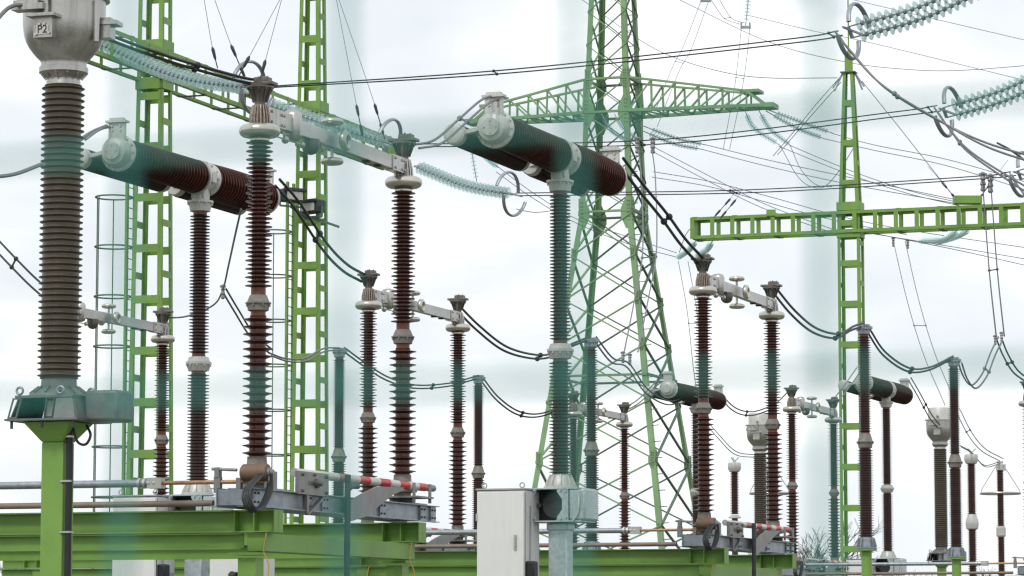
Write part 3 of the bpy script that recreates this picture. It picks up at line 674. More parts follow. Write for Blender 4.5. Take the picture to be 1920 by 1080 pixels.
cb = make_breaker(CBs[0][1]); cb.location = CBs[0][0]; cab = make_cabinet(CBs[0][2]); cab.location = CBs[0][0]-V*.63-U*.35
for l_, a, b_ in CBs[1:]:
    dup(cb, l_, a); dup(cab, l_-V*.66-U*.35, b_)
# grey cabinet with hose connectors at lower left
t_ = thing('connector_cabinet', 'pale grey cabinet with black plugs and white hoses under the nearest frame', 'connector cabinet', CBs[1][0]+V*.80-U*.2, ANG)
MB().box((0, 0, 1.35), (.78, .5, 2.7)).build('body', 'cab', t_, bevel=.01)
for z in (2.42, 2.28, 2.02, 1.86):
    mb = MB(); T_ = Matrix.Translation((-.02, -.3, z)) @ Matrix.Rotation(radians(55), 4, 'X') @ Matrix.Rotation(radians(20), 4, 'Y')
    mb.lathe([(.055, -.06), (.055, .06), (.04, .065), (.04, .1)], 14, T_); mb.box((.03, -.27, z+.03), (.12, .05, .09)); mb.build('plug', 'rubber', t_)
    MB().tube(catmull([(-.05, -.36, z-.05), (-.14, -.4, z-.16), (-.2, -.38, z-.5), (-.22, -.35, z-1.0), (-.22, -.33, .1)], 6), .024, 8).build('hose', 'hose', t_)

# ------------------------------------------------------------------ current transformers
def make_ct(label, near=False):
    t_ = thing('current_transformer', label, 'current transformer', (0, 0, 0), ANG, 'current transformers with a metal head')
    ins = MB().lathe(sheds(4.12, 7.0, .181, .214, .0605, coretop=.178, th=.8, rim=.004), 48).build('insulator', 'silicone', t_)
    mb = MB(); mb.lathe([(.17, 7.0), (.165, 7.04), (.16, 7.06), (.17, 7.08), (.24, 7.125), (.24, 7.175), (.226, 7.18), (.221, 7.22), (.232, 7.245), (.262, 7.275), (.302, 7.32), (.34, 7.37), (.368, 7.42), (.388, 7.48), (.399, 7.55), (.404, 7.62), (.405, 7.84)], 56)
    for k in range(12):
        a = 2*pi*k/12+.13; mb.bar((.175*cos(a), .175*sin(a), 7.07), (.225*cos(a), .225*sin(a), 7.13), .014, .03)
    mb.bolts(.212, 7.12, 12, .014, .03, off=.13)
    hd = mb.build('head_tank', 'alucast', t_)
    MB().lathe([(.41, 7.84), (.445, 7.845), (.445, 7.87), (.40, 7.88), (.345, 7.885), (.345, 8.2), (.33, 8.22), (.05, 8.24)], 48).build('head_cover', 'white', t_)
    mb = MB()
    for sx, a in ((-.30, 1), (1, 1)):
        pass
    # terminal pedestal P2 on the front
    a = radians(-88)
    T_ = Matrix.Rotation(a+pi/2, 4, 'Z')
    mb.box((0, -.42, 7.50), (.20, .12, .20), T=T_); mb.box((0, -.44, 7.615), (.30, .22, .03), T=T_); mb.box((-.14, -.47, 7.70), (.34, .16, .06), T=T_); mb.box((-.16, -.48, 7.745), (.26, .12, .04), T=T_)
    for k_ in (-.26, -.18, -.10): mb.lathe([(.022, 7.75), (.022, 7.79)], 6, T_ @ TR(k_, -.48)); mb.box((0, -.40, 7.80), (.05, .06, .34), T=T_)
    mb.lathe([(.025, 7.6), (.025, 7.9)], 8, T_ @ TR(.02, -.46)); tm = mb.build('terminal_block', 'alucast', t_)
    mb = MB()
    for x, z in ((-.07, 7.43), (.07, 7.44), (-.03, 7.53), (.02, 7.53)): mb.lathe([(.014, 0), (.014, .02)], 6, T_ @ (Matrix.Translation((x, -.48, z)) @ Matrix.Rotation(pi/2, 4, 'X')))
    mb.build('bolt', 'label', tm)
    T2 = Matrix.Rotation(radians(8)+pi/2, 4, 'Z')
    mb = MB(); mb.box((0, -.44, 7.55), (.16, .12, .20), T=T2); mb.box((0, -.47, 7.60), (.2, .2, .04), T=T2); mb.build('terminal_block', 'alucast', t_)
    mb = MB(); mb.lathe([(.03, -.2), (.04, .2)], 8, TR(.40, -.10, 7.6)); mb.build('seam_rib', 'alucast', hd)
    if near:
        MB().box((0, -.485, 7.475), (.13, .006, .09), T=T_).build('plate', 'label', tm)
        cu = bpy.data.curves.new('marking', 'FONT'); cu.body = 'P2'; cu.size = .11; cu.extrude = .001; cu.align_x = 'CENTER'; cu.align_y = 'CENTER'
        to = bpy.data.objects.new('marking_tmp', cu); scene.collection.objects.link(to)
        me = bpy.data.meshes.new_from_object(to); bpy.data.objects.remove(to); me.materials.clear(); me.materials.append(M['text'])
        o_ = bpy.data.objects.new('marking', me); scene.collection.objects.link(o_); o_.parent = tm
        o_.matrix_local = T_ @ Matrix.Translation((0, -.491, 7.475)) @ Matrix.Rotation(pi/2, 4, 'X'); o_['label'] = 'black letters P2 on a pale plate'
    # base
    mb = MB(); mb.lathe([(.30, 3.94), (.29, 3.96), (.20, 4.02), (.175, 4.04), (.17, 4.12)], 32)
    for k in range(12):
        a = 2*pi*k/12; mb.bar((.27*cos(a), .27*sin(a), 3.96), (.18*cos(a), .18*sin(a), 4.03), .014, .05)
    mb.box((0, 0, 3.93), (.62, .62, .025)); mb.box((0, 0, 3.705), (.78, .74, .02))
    def panel(q, d):
        q = [Vector(p) for p in q]; d = Vector(d); mb.add(q+[p+d for p in q], [(0, 1, 2, 3), (7, 6, 5, 4), (0, 4, 5, 1), (1, 5, 6, 2), (2, 6, 7, 3), (3, 7, 4, 0)])
    panel([(.13, -.35, 3.716), (.36, -.35, 3.716), (.30, -.30, 3.916), (.13, -.30, 3.916)], (0, .012, 0))
    panel([(.37, -.33, 3.716), (.37, .33, 3.716), (.305, .29, 3.916), (.305, -.29, 3.916)], (-.012, 0, 0))
    panel([(-.37, -.30, 3.716), (-.37, .33, 3.716), (-.305, .29, 3.916), (-.305, -.26, 3.916)], (.012, 0, 0))
    panel([(-.35, .35, 3.716), (.35, .35, 3.716), (.30, .30, 3.916), (-.30, .30, 3.916)], (0, -.012, 0))
    for x0_ in (-.36, .03):
        for a_ in (0, .085): mb.bar((x0_+a_, -.35, 3.716), (x0_+a_+.03*(1 if x0_ < 0 else 0), -.30, 3.916), .014, .014)
        mb.bar((x0_, -.345, 3.725), (x0_+.085, -.345, 3.725), .014, .014); mb.bar((x0_+.02, -.30, 3.91), (x0_+.10, -.30, 3.91), .014, .014); mb.use('dark')
    for x, y in ((-.33, -.33), (.0, -.34), (.33, -.33)): mb.lathe([(.015, 3.62), (.015, 3.70)], 8, TR(x, y))
    base = mb.build('base_box', 'galvdull', t_)
    mb = MB(); mb.lathe([(.11, 3.72), (.11, 3.9)], 20, TR(0, -.05)); mb.build('filler_pot', 'white', base)
    for x, y in ((-.28, -.27), (.16, -.27), (.30, .1)): MB().torus(.034, .012, 20, 8, Matrix.Translation((x, y, 3.99)) @ Matrix.Rotation(pi/2, 4, 'X')).build('lifting_eye', 'galv', base)
    mb = MB(); mb.box((.52, .05, 3.84), (.36, .36, .30)); mb.build('terminal_box', 'galvdull', t_, bevel=.03)
    mb = MB(); mb.box((0, 0, 1.75), (.235, .235, 3.5)); mb.box((0, 0, 3.60), (.235, .235, .18)); mb.lathe([(.165, 3.50), (.36, 3.69)], 4, TR(0, 0, 0, 'Z', pi/4)); mb.build('post', 'green', t_, bevel=.012)
    MB().box((0, 0, .02), (.4, .4, .04)).build('base_plate', 'green', t_)
    if near:
        mb = MB(); mb.tube(catmull([(.17, -.09, .1), (.17, -.09, 2.6), (.175, -.09, 3.2), (.17, -.08, 3.6), (.2, -.05, 3.68)], 6), .033, 10); mb.build('conduit', 'rubber', t_)
        mb = MB()
        for z in (3.55, 3.12, 2.63, 2.1): mb.box((.15, -.09, z), (.11, .085, .018))
        mb.build('conduit_clamp', 'alu', t_)
        mb = MB(); mb.tube(catmull([(.2, -.1, 3.67), (.27, -.12, 3.50), (.36, -.12, 3.47), (.40, -.1, 3.56), (.33, -.05, 3.66)], 8), .013, 8); mb.build('cable_loop', 'rubber', t_)
    return t_
ct = make_ct('huge grey ribbed current transformer on a green post at the far left, marked P2', True); ct.location = (-4.40, 31.0, 0)
ct2 = make_ct('small far current transformer with a grey head, between the two rightmost brown posts')
ct2.location = (12.66, 94.6, 0)
dup(ct2, (7.52, 97.0, 0), 'small far current transformer peeking out behind the disconnector right of the pylon')

# ------------------------------------------------------------------ tall two-piece insulator posts on green legs
def make_post(label):
    t_ = thing('surge_arrester', label, 'surge arrester', (0, 0, 0), ANG, 'tall two piece arresters on green legs')
    mb = MB(); mb.lathe(sheds(3.47, 5.15, .108, .152, .0475), 26); mb.lathe(sheds(5.48, 7.33, .088, .130, .0475), 26); ins = mb.build('insulator', 'brownfar', t_)
    MB().lathe([(.09, 5.15), (.09, 5.17)], 20).build('porcelain_neck', 'glazeneck', ins)
    MB().lathe([(.09, 5.45), (.09, 5.48)], 20).build('porcelain_neck', 'glazeneck', ins)
    MB().lathe([(.085, 7.33), (.085, 7.39)], 20).build('porcelain_neck', 'glazeneck', ins)
    mb = MB(); mb.lathe([(.095, 5.16), (.13, 5.18), (.145, 5.28), (.17, 5.285), (.17, 5.30), (.145, 5.31), (.105, 5.44), (.1, 5.455)], 28); mb.bolts(.155, 5.275, 10, .012, .03); mb.build('joint_collar', 'collar', ins)
    mb = MB(); mb.lathe([(.10, 7.37), (.115, 7.38), (.115, 7.46), (.15, 7.47), (.15, 7.5), (.10, 7.51)], 24); mb.bolts(.135, 7.46, 8, .012, .04); mb.box((0, 0, 7.54), (.22, .16, .05)); mb.box((.1, 0, 7.5), (.12, .1, .05)); mb.build('top_cap', 'galv', t_)
    mb = MB(); mb.lathe([(.2, 3.24), (.2, 3.265), (.155, 3.27), (.14, 3.45), (.11, 3.475)], 28); mb.bolts(.18, 3.235, 10, .013, .06)
    for k in range(10):
        a = 2*pi*k/10; mb.bar((.185*cos(a), .185*sin(a), 3.27), (.14*cos(a), .14*sin(a), 3.44), .012, .05)
    mb.build('base_flange', 'galv', t_)
    mb = MB(); mb.lathe([(.10, 0), (.10, 3.22)], 20); mb.lathe([(.2, 3.20), (.2, 3.235)], 20); mb.build('leg', 'green', t_)
    return t_
posts = [((6.81, 61.66, 0), 'arrester in front of the spired mast, its base flange on a green leg'),
         ((-3.62, 66.9, 0), 'arrester right of the middle gantry mast, between it and the smaller brown column'),
         ((-.78, 74.1, 0), 'arrester standing alone left of the white cabinet, behind the brown columns'),
         ((1.60, 64.5, 0), 'arrester just right of the central breaker column, before the pylon'),
         ((9.58, 69.2, 0), 'arrester beside the far current transformer, second to last toward the right'),]
po = make_post(posts[0][1]); po.location = posts[0][0]
for l_, a in posts[1:]: dup(po, l_, a)

# ------------------------------------------------------------------ small far apparatus
def make_cvt(label, short=False):
    t_ = thing('voltage_transformer', label, 'voltage transformer', (0, 0, 0), ANG)
    zb = 5.35 if short else 2.6
    mb = MB(); mb.lathe(sheds(5.38 if short else 5.2, 6.72, .10, .155, .052), 22)
    if not short: mb.lathe(sheds(2.6, 4.72, .10, .155, .052), 22)
    mb.build('insulator', 'brown', t_)
    mb = MB(); mb.lathe([(.10, 6.72), (.17, 6.75), (.21, 6.84), (.21, 7.0), (.19, 7.03), (.05, 7.05), (.05, 7.12)], 24)
    for a in (0, 2.1, 4.2): mb.bar((0, 0, 7.06), (.14*cos(a), .14*sin(a), 7.2), .03)
    mb.build('head', 'white', t_)
    if not short: mb = MB(); mb.lathe([(.12, 4.72), (.18, 4.76), (.20, 4.9), (.20, 4.96), (.16, 5.1), (.13, 5.2)], 24); mb.build('joint_collar', 'white', t_)
    mb = MB(); mb.lathe([(.2, zb-.1), (.2, zb-.07), (.12, zb)], 20); mb.build('base_flange', 'white', t_)
    mb = MB(); mb.lathe([(.1, 0), (.1, zb-.1)], 16); mb.build('leg', 'brownfar' if short else 'green', t_)
    return t_
c1_ = make_cvt('far two piece voltage transformer with a white head, near the right edge'); c1_.location = P(1823, 1000, 98).xy.to_3d()
c2_ = make_cvt('short far voltage transformer with a white head right of the pylon foot', True); c2_.location = P(1378, 1000, 103).xy.to_3d()
def make_ring(label, loc):
    t_ = thing('ring_arrester', label, 'surge arrester', loc, ANG, 'far arresters with a hanging grading ring')
    mb = MB(); mb.lathe(sheds(4.95, 6.7, .09, .13, .05), 20); mb.lathe(sheds(2.5, 4.6, .09, .13, .05), 20); mb.build('insulator', 'brown', t_)
    mb = MB(); mb.lathe([(.10, 6.7), (.13, 6.72), (.13, 6.88), (.08, 6.93)], 20); mb.box((0, 0, 6.97), (.2, .08, .06)); mb.box((.15, 0, 6.8), (.06, .06, .2)); mb.build('head', 'white', t_)
    mb = MB(); mb.lathe([(.11, 4.6), (.15, 4.65), (.15, 4.9), (.11, 4.95)], 20); mb.build('joint_collar', 'white', t_)
    mb = MB(); mb.torus(.62, .035, 40, 8, TR(0, 0, 5.98)); mb.build('grading_ring', 'alu', t_)
    mb = MB()
    for a in (.35, .35+pi): mb.tube([(.12*cos(a), .12*sin(a), 6.86), (.6*cos(a), .6*sin(a), 6.1), (.6*cos(a), .6*sin(a), 5.99)], .014, 5)
    mb.build('ring_rod', 'alu', t_)
    MB().lathe([(.1, 0), (.1, 2.5)], 16).build('leg', 'green', t_)
    return t_
r1 = make_ring('far arrester with a wide hanging grading ring, rightmost in the picture', P(1877, 1000, 101.5).xy.to_3d())
dup(r1, P(1444, 1000, 101.5).xy.to_3d(), 'far ringed arrester hidden behind the second column of the right disconnector')

# ------------------------------------------------------------------ glass insulator strings
def gstring(name, label, group, pts, disc_r, pitch, m_, sep=None, ring=None, n=14, capr=.26, st=.04):
    """pts: list of (px,py,depth) control points from anchor to line end; sep: offset vector of the twin string"""
    path = catmull([P(*p) for p in pts], 10); o0 = path[0].copy(); root = thing(name, label, 'insulator string', o0, 0, group)
    path = [p-o0 for p in path]
    def one(off):
        pp = [p+off for p in path]; L_ = [0]
        for a, b_ in zip(pp, pp[1:]): L_.append(L_[-1]+(b_-a).length)
        tot = L_[-1]; cnt = int(tot*(.97-st)/pitch); mb = MB(); cp = MB()
        for i in range(cnt):
            s_ = tot*st+i*pitch; j = max(k for k in range(len(L_)-1) if L_[k] <= s_); f_ = (s_-L_[j])/(L_[j+1]-L_[j])
            c = pp[j].lerp(pp[j+1], f_); d = (pp[j+1]-pp[j]).normalized(); T_ = Matrix.Translation(c) @ d.to_track_quat('Z', 'Y').to_matrix().to_4x4()
            h = pitch
            mb.lathe([(disc_r*.30, -h*.16), (disc_r*.72, -h*.08), (disc_r, h*.14), (disc_r*.97, h*.20), (disc_r*.6, h*.02), (disc_r*.34, h*.06)], n, T_, False, False)
            cp.lathe([(disc_r*.16, -h*.62), (disc_r*capr, -h*.52), (disc_r*capr, -h*.16), (disc_r*.14, -h*.14)], 8, T_)
        mb.build('glass_discs', m_, root); cp.tube(pp, max(.022, disc_r*.09), 5); cp.build('metal_caps', 'galv', root)
    one(Vector((0, 0, 0)))
    if sep is not None:
        one(Vector(sep)); mb = MB(); mb.bar(path[-1], path[-1]+Vector(sep), .08, .06); mb.bar(path[0], path[0]+Vector(sep), .08, .06); mb.build('yoke_plate', 'galv', root)
    if ring:
        R, = (ring,); d = (path[-1]-path[-6]).normalized(); q = path[-1]+(Vector(sep)/2 if sep is not None else Vector((0, 0, 0)))
        mb = MB(); base = Matrix.Translation(q-d*.1) @ d.to_track_quat('Z', 'Y').to_matrix().to_4x4()
        for a0 in (.25, pi+.25):
            T_ = base @ Matrix.Translation((0, 0, -.18 if a0 < 1 else .18)); mb.torus(R, .045, 22, 8, T_, a0-.1, a0+pi-.5, sz=1.5)
        mb.bar(base @ Vector((-R, 0, 0)), base @ Vector((R, 0, 0)), .05); mb.build('grading_ring', 'galv', root)
    return root
GS = 'glass strings of the left gantry busbars'
g1 = gstring('glass_insulator_string', 'nearest twin glass insulator string crossing behind the black cables, upper left', GS, [(182, 80, 90), (330, 143, 88.5), (475, 166, 87)], .21, .165, 'glass', sep=(.1, .55, .1), ring=.72, n=18)
gstring('glass_insulator_string', 'middle twin glass insulator string behind the near disconnector arm', GS, [(485, 190, 98), (610, 232, 97), (738, 272, 96)], .20, .165, 'glass', sep=(.1, .55, .1), ring=.72)
gstring('glass_insulator_string', 'third glass insulator string sloping down right of the second near column', GS, [(778, 312, 109), (870, 348, 108), (960, 365, 107)], .20, .165, 'glass', sep=(.1, .55, .1), ring=.72)
GR = 'dusty glass strings at the right end of the busbars'
gstring('glass_insulator_string', 'twin insulator string rising out of the picture at the top right', GR, [(1860, -52, 79), (1725, 12, 80), (1590, 50, 81)], .19, .20, 'glassdark', sep=(.12, .1, -.27), ring=.68, capr=.36)
gstring('glass_insulator_string', 'twin insulator string entering at the right edge, above the spired mast crossbeam', GR, [(2010, 100, 89), (1892, 164, 90), (1768, 202, 91)], .19, .20, 'glassdark', sep=(.12, .1, -.27), ring=.68, capr=.36)
gstring('glass_insulator_string', 'twin insulator string just entering at the right edge, lowest of three', GR, [(2120, 250, 99), (2010, 290, 100), (1908, 320, 101)], .19, .20, 'glassdark', sep=(.12, .1, -.27), ring=.68, capr=.36)
GP = 'small strings hung on the pylon'
for lab, pts, m_, r_ in [
    ('pale glass string hanging from the pylon body, the left one of two', [(1128, 214, 147), (1148, 246, 146), (1186, 268, 145)], 'glassfar', .16),
    ('pale glass string hanging from the pylon body, the right one of two', [(1152, 214, 147), (1172, 244, 146), (1206, 266, 145)], 'glassfar', .16),
    ('dark string stretched right from the pylon body, upper one', [(1206, 236, 151), (1270, 260, 150), (1325, 272, 149)], 'glassdark', .15),
    ('dark string stretched right from the pylon body, lower one', [(1202, 244, 151), (1262, 269, 150), (1316, 280, 149)], 'glassdark', .15),
    ('pale glass string hanging from the right crossarm tip, left one', [(1396, 206, 148), (1414, 240, 147), (1462, 272, 146)], 'glassfar', .17),
    ('pale glass string hanging from the right crossarm tip, right one', [(1422, 206, 148), (1444, 242, 147), (1484, 274, 146)], 'glassfar', .17),
    ('dark string stretched right from the crossarm tip, upper one', [(1440, 206, 148), (1505, 230, 147), (1562, 250, 146)], 'glassdark', .15),
    ('dark string stretched right from the crossarm tip, lower one', [(1436, 208, 148), (1494, 240, 147), (1545, 260, 146)], 'glassdark', .15),
    ('thin upright string at the top of the picture right of the pylon', [(1405, -30, 150), (1402, 10, 150), (1398, 48, 150)], 'glassfar', .16),
    ('thin string hanging left of the central breaker chamber', [(883, 270, 140), (888, 306, 140), (894, 340, 140)], 'glassfar', .15),
    ('pale glass string left of the pylon under its left crossarm', [(900, 284, 147), (916, 300, 146), (934, 314, 145)], 'glassfar', .17),
    ('pale drooping glass string under the right crossbeam, nearer the spired mast', [(1800, 428, 133), (1770, 448, 137), (1722, 452, 141)], 'glass', .18),
    ('pale drooping glass string under the right crossbeam, farther from the spired mast', [(1822, 428, 133), (1792, 444, 137), (1752, 456, 141)], 'glass', .18),
    ('pale drooping glass string under the left end of the crossbeam, left one', [(1306, 450, 133), (1292, 468, 137), (1270, 483, 141)], 'glass', .18),
    ('pale drooping glass string under the left end of the crossbeam, right one', [(1336, 452, 133), (1325, 468, 137), (1305, 480, 141)], 'glass', .18),
]: gstring('glass_insulator_string', lab, GP, pts, r_*.78, .17, m_, n=10, st=.16, capr=.2)

# ------------------------------------------------------------------ busbars and cables
def off(path, dx, dy): return [(x+dx, y+dy, d) for x, y, d in path]
BG = 'twin busbar conductors between the gantries'
rope('twin_busbar', 'highest twin busbar line crossing the whole picture', 'busbar', [[(505, 162, 87), (960, 130, 84), (1472, 74, 81.5), (1572, 58, 81)], [(512, 164, 87), (966, 136, 84), (1483, 81, 81.5), (1580, 66, 81)]], .019, 'wire', BG, (.33, .9), k=14)
rope('twin_busbar', 'middle twin busbar line passing behind the central breaker', 'busbar', [[(790, 270, 96), (1230, 262, 94), (1668, 211, 92), (1757, 198, 91)], [(795, 275, 96), (1240, 270, 94), (1676, 219, 92), (1764, 208, 91)]], .019, 'wire', BG, (.33, .9), k=14)
rope('twin_busbar', 'lowest twin busbar line passing before the spired mast', 'busbar', [[(968, 362, 107), (1400, 356, 104), (1822, 331, 102), (1895, 322, 101)], [(975, 367, 107), (1412, 361, 104), (1828, 336, 102), (1905, 329, 101)]], .019, 'wire', BG, (.33, .9), k=14)
JG = 'loops hanging from the right busbar ends'
rope('jumper_loop', 'twin loop sagging from the top right ring down to the right edge', 'jumper cable', [[(1565, 58, 81), (1592, 92, 80.8), (1660, 165, 80), (1760, 226, 79), (1850, 268, 78), (1960, 300, 77)], [(1572, 66, 81), (1596, 98, 80.8), (1655, 160, 80), (1755, 222, 79), (1850, 275, 78), (1960, 312, 77)]], .030, 'wiregrey', JG, (.45,))
rope('jumper_loop', 'twin loop from the second ring down to the right edge', 'jumper cable', [[(1752, 202, 91), (1782, 244, 90), (1830, 292, 89), (1960, 372, 88)], [(1757, 208, 91), (1786, 250, 90), (1826, 294, 89), (1960, 384, 88)]], .028, 'wiregrey', JG, (.5,))
rope('jumper_loop', 'short loop at the right edge crossing the lowest busbar end', 'jumper cable', [[(1892, 322, 101), (1905, 345, 100), (1950, 400, 99)], [(1898, 328, 101), (1910, 350, 100), (1950, 410, 99)]], .028, 'wiregrey', JG)
rope('jumper_loop', 'single cable curving in at the right edge over the lowest ring', 'jumper cable', [[(1870, 268, 90), (1900, 285, 89), (1960, 330, 88)]], .03, 'wire', JG)
CG = 'twin cables linking the apparatus'
def twin(label, path, dx, dy, r=.016, m_='wire', sp=(.5,), name='twin_cable', kk=8, clamps=()):
    return rope(name, label, 'twin cable', [path, off(path, dx, dy)], r, m_, CG, sp, k=kk, clamps=clamps)
twin('twin black cable from the big transformer head to the nearest disconnector', [(196, 62, 31), (265, 88, 31.6), (335, 112, 32), (405, 132, 32.5), (462, 147, 32.9), (490, 150, 33)], -6, 7, .016, 'wire', (.5,))
rope('single_cable', 'thick grey cable arching from the left edge to the transformer head', 'cable', [[(-30, 75, 30), (2, 28, 30.3), (28, 10, 30.5), (68, 12, 30.6)]], .020, 'wiregrey', 'single cables')
rope('single_cable', 'thick grey cable sagging from the left edge behind the transformer', 'cable', [[(-30, 333, 38), (20, 328, 39), (60, 315, 40), (110, 292, 41), (165, 252, 42.5), (200, 236, 43)]], .026, 'wiregrey', 'single cables')
rope('single_cable', 'second grey cable looping up to the left breaker terminal', 'cable', [[(160, 262, 42), (190, 242, 42.8), (225, 236, 43.4)]], .016, 'wiregrey', 'single cables')
twin('twin black cable entering low on the left edge behind the transformer', [(-20, 432, 55), (30, 485, 54), (76, 530, 53.5), (150, 590, 53.2)], -8, 16, .018, 'wire', (.35,))
twin('twin black cable from the left breaker down to the middle disconnector', [(524, 336, 47.6), (560, 378, 48.2), (612, 455, 49.5), (650, 495, 50.5), (686, 516, 51)], -8, 12, .022, 'wire', (.45,))
twin('twin grey cable from the central breaker down to the nearest disconnector far column', [(938, 178, 41.3), (905, 186, 40.6), (862, 222, 39.5), (815, 262, 38), (772, 272, 37)], 14, 6, .016, 'wiregrey', (.5,))
twin('long twin black cable from the central breaker right end to the disconnector beyond the pylon', [(1168, 296, 45.6), (1205, 345, 46), (1250, 400, 47), (1285, 448, 48), (1318, 484, 48.8)], -10, 9, .023, 'wire', (.55,))
twin('twin black cable sagging from the middle disconnector toward the central column', [(856, 568, 55), (900, 612, 57), (950, 650, 59), (1003, 665, 61), (1040, 662, 62.5), (1072, 645, 63.5), (1104, 632, 64.4)], -6, 7, .022, 'wire', (.55,))
twin('twin black cable sagging from the right disconnector to the arrester before the spired mast', [(1452, 536, 52.6), (1490, 582, 55), (1530, 615, 57), (1572, 626, 59), (1600, 612, 60.5), (1620, 605, 61.6)], -6, 8, .022, 'wire', (.6,))
twin('twin black cable between the two rightmost large arresters', [(1630, 616, 61.7), (1660, 660, 63.5), (1705, 690, 65.5), (1745, 688, 67.5), (1787, 668, 69.2)], -4, 6, .022, 'wire', (.55,))
twin('twin black cable rising from the right arrester to a hanging clamp', [(1795, 674, 69.3), (1806, 705, 70), (1822, 722, 70.6), (1842, 700, 71), (1858, 660, 71.5), (1872, 632, 72)], 8, 6, .020, 'wiregrey', (.66,), clamps=((1866, 636, 72, .28), (1878, 630, 72, .28)))
twin('twin black cable falling from the hanging clamp to the right edge', [(1868, 634, 72), (1880, 665, 72.2), (1900, 698, 72.8), (1930, 720, 73.4)], 9, -3, .020, 'wire', (.5,))
twin('long twin drop wire from the lowest busbar to the hanging clamp', [(1842, 336, 101.5), (1848, 420, 95), (1856, 520, 86), (1868, 632, 73)], 15, -2, .018, 'wire', (.66,), clamps=((1843, 338, 101.5, .75), (1857, 341, 101.5, .75)))
twin('twin cable arching over the arrester right of the middle mast from the left', [(505, 662, 62), (535, 672, 63), (570, 672, 64), (605, 654, 65.5), (636, 652, 66.9)], 4, 5, .019, 'wiregrey', ())
twin('twin cable falling from the green tinted arrester behind the brown columns to the lone arrester', [(646, 652, 67), (690, 684, 69), (730, 708, 71), (780, 722, 72), (845, 718, 73), (897, 704, 74)], -3, 6, .019, 'wire', (.7,))
twin('twin cable sagging from the lone arrester behind the central column', [(905, 708, 74.2), (935, 745, 75), (975, 772, 76), (1020, 774, 76.6), (1075, 748, 77.5)], -3, 6, .020, 'wire', (.55,))
twin('twin cable from the central arrester down to the far breaker past two clamps', [(1118, 632, 64.6), (1150, 672, 70), (1180, 682, 76), (1215, 730, 82), (1260, 752, 86), (1300, 730, 88)], -4, 7, .020, 'wire', (), clamps=((1168, 668, 76, .34), (1181, 672, 76, .34)))
twin('two pale drop wires hanging from the middle busbar across the pylon', [(1196, 278, 94), (1203, 340, 92), (1205, 470, 86), (1190, 560, 82), (1170, 662, 76)], 26, -2, .018, 'wiregrey', (.55,), clamps=((1195, 270, 94, .6), (1224, 270, 94, .6)))
twin('twin cable rising from the far low disconnector toward the far breaker', [(1166, 766, 81), (1195, 750, 84), (1230, 716, 86), (1246, 708, 86.5)], 4, 5, .018, 'wiregrey', ())
twin('twin cable falling right from the hidden far breaker behind the disconnector columns', [(1342, 724, 91), (1375, 762, 93), (1410, 772, 95), (1450, 760, 96)], -2, 7, .020, 'wire', (.6,))
twin('thin twin cable running down to the far short voltage transformer', [(1320, 790, 97), (1345, 820, 100), (1378, 852, 103), (1420, 858, 99)], 3, -5, .014, 'wire', ())
twin('twin cable from the breaker right of the spired mast to the far current transformer', [(1704, 714, 88.6), (1722, 745, 90), (1742, 782, 92), (1758, 802, 94)], 4, -6, .018, 'wire', (.5,))
twin('thin twin cable from the far current transformer to the ringed arrester', [(1792, 770, 95), (1815, 815, 97), (1840, 845, 99), (1874, 864, 101.5)], 7, -4, .014, 'wire', (.3,))
twin('short twin cable joining the two small far apparatus near the right edge', [(1800, 835, 96), (1822, 848, 98), (1845, 872, 99.6), (1874, 866, 101.5)], 2, 3, .013, 'wire', ())
twin('twin wires rising from the small far disconnector to the spired mast breaker', [(1560, 752, 79), (1585, 720, 82), (1606, 690, 84)], 8, 5, .016, 'wiregrey', ())
twin('long twin wires dropping from the crossbeam past the rightmost arrester', [(1675, 452, 135), (1700, 560, 125), (1730, 660, 112), (1772, 760, 98)], 22, 0, .016, 'wirefar', (.5,), clamps=((1675, 452, 135, .5), (1702, 456, 135, .5)))
twin('twin thin wires dropping left of the right disconnector column', [(1272, 490, 140), (1288, 580, 130), (1300, 690, 110), (1308, 740, 92)], 18, 0, .016, 'wirefar', (.45,))
rope('single_cable', 'thin cable from the left breaker down behind the near column', 'cable', [[(452, 392, 46.4), (440, 445, 48), (428, 500, 51), (418, 542, 54), (400, 572, 56), (350, 593, 57), (305, 596, 57.2)]], .016, 'wiregrey', 'single cables', clamps=((418, 545, 54, .3),))
twin('twin black cable passing behind the near tall column, below the small clamp', [(418, 548, 54), (440, 585, 57), (470, 632, 60), (505, 662, 62)], 6, -6, .019, 'wire', ())
rope('single_cable', 'short cable from the small far disconnector to the tall column on its left', 'cable', [[(1476, 736, 75.6), (1460, 752, 75), (1440, 770, 74)]], .016, 'wiregrey', 'single cables')
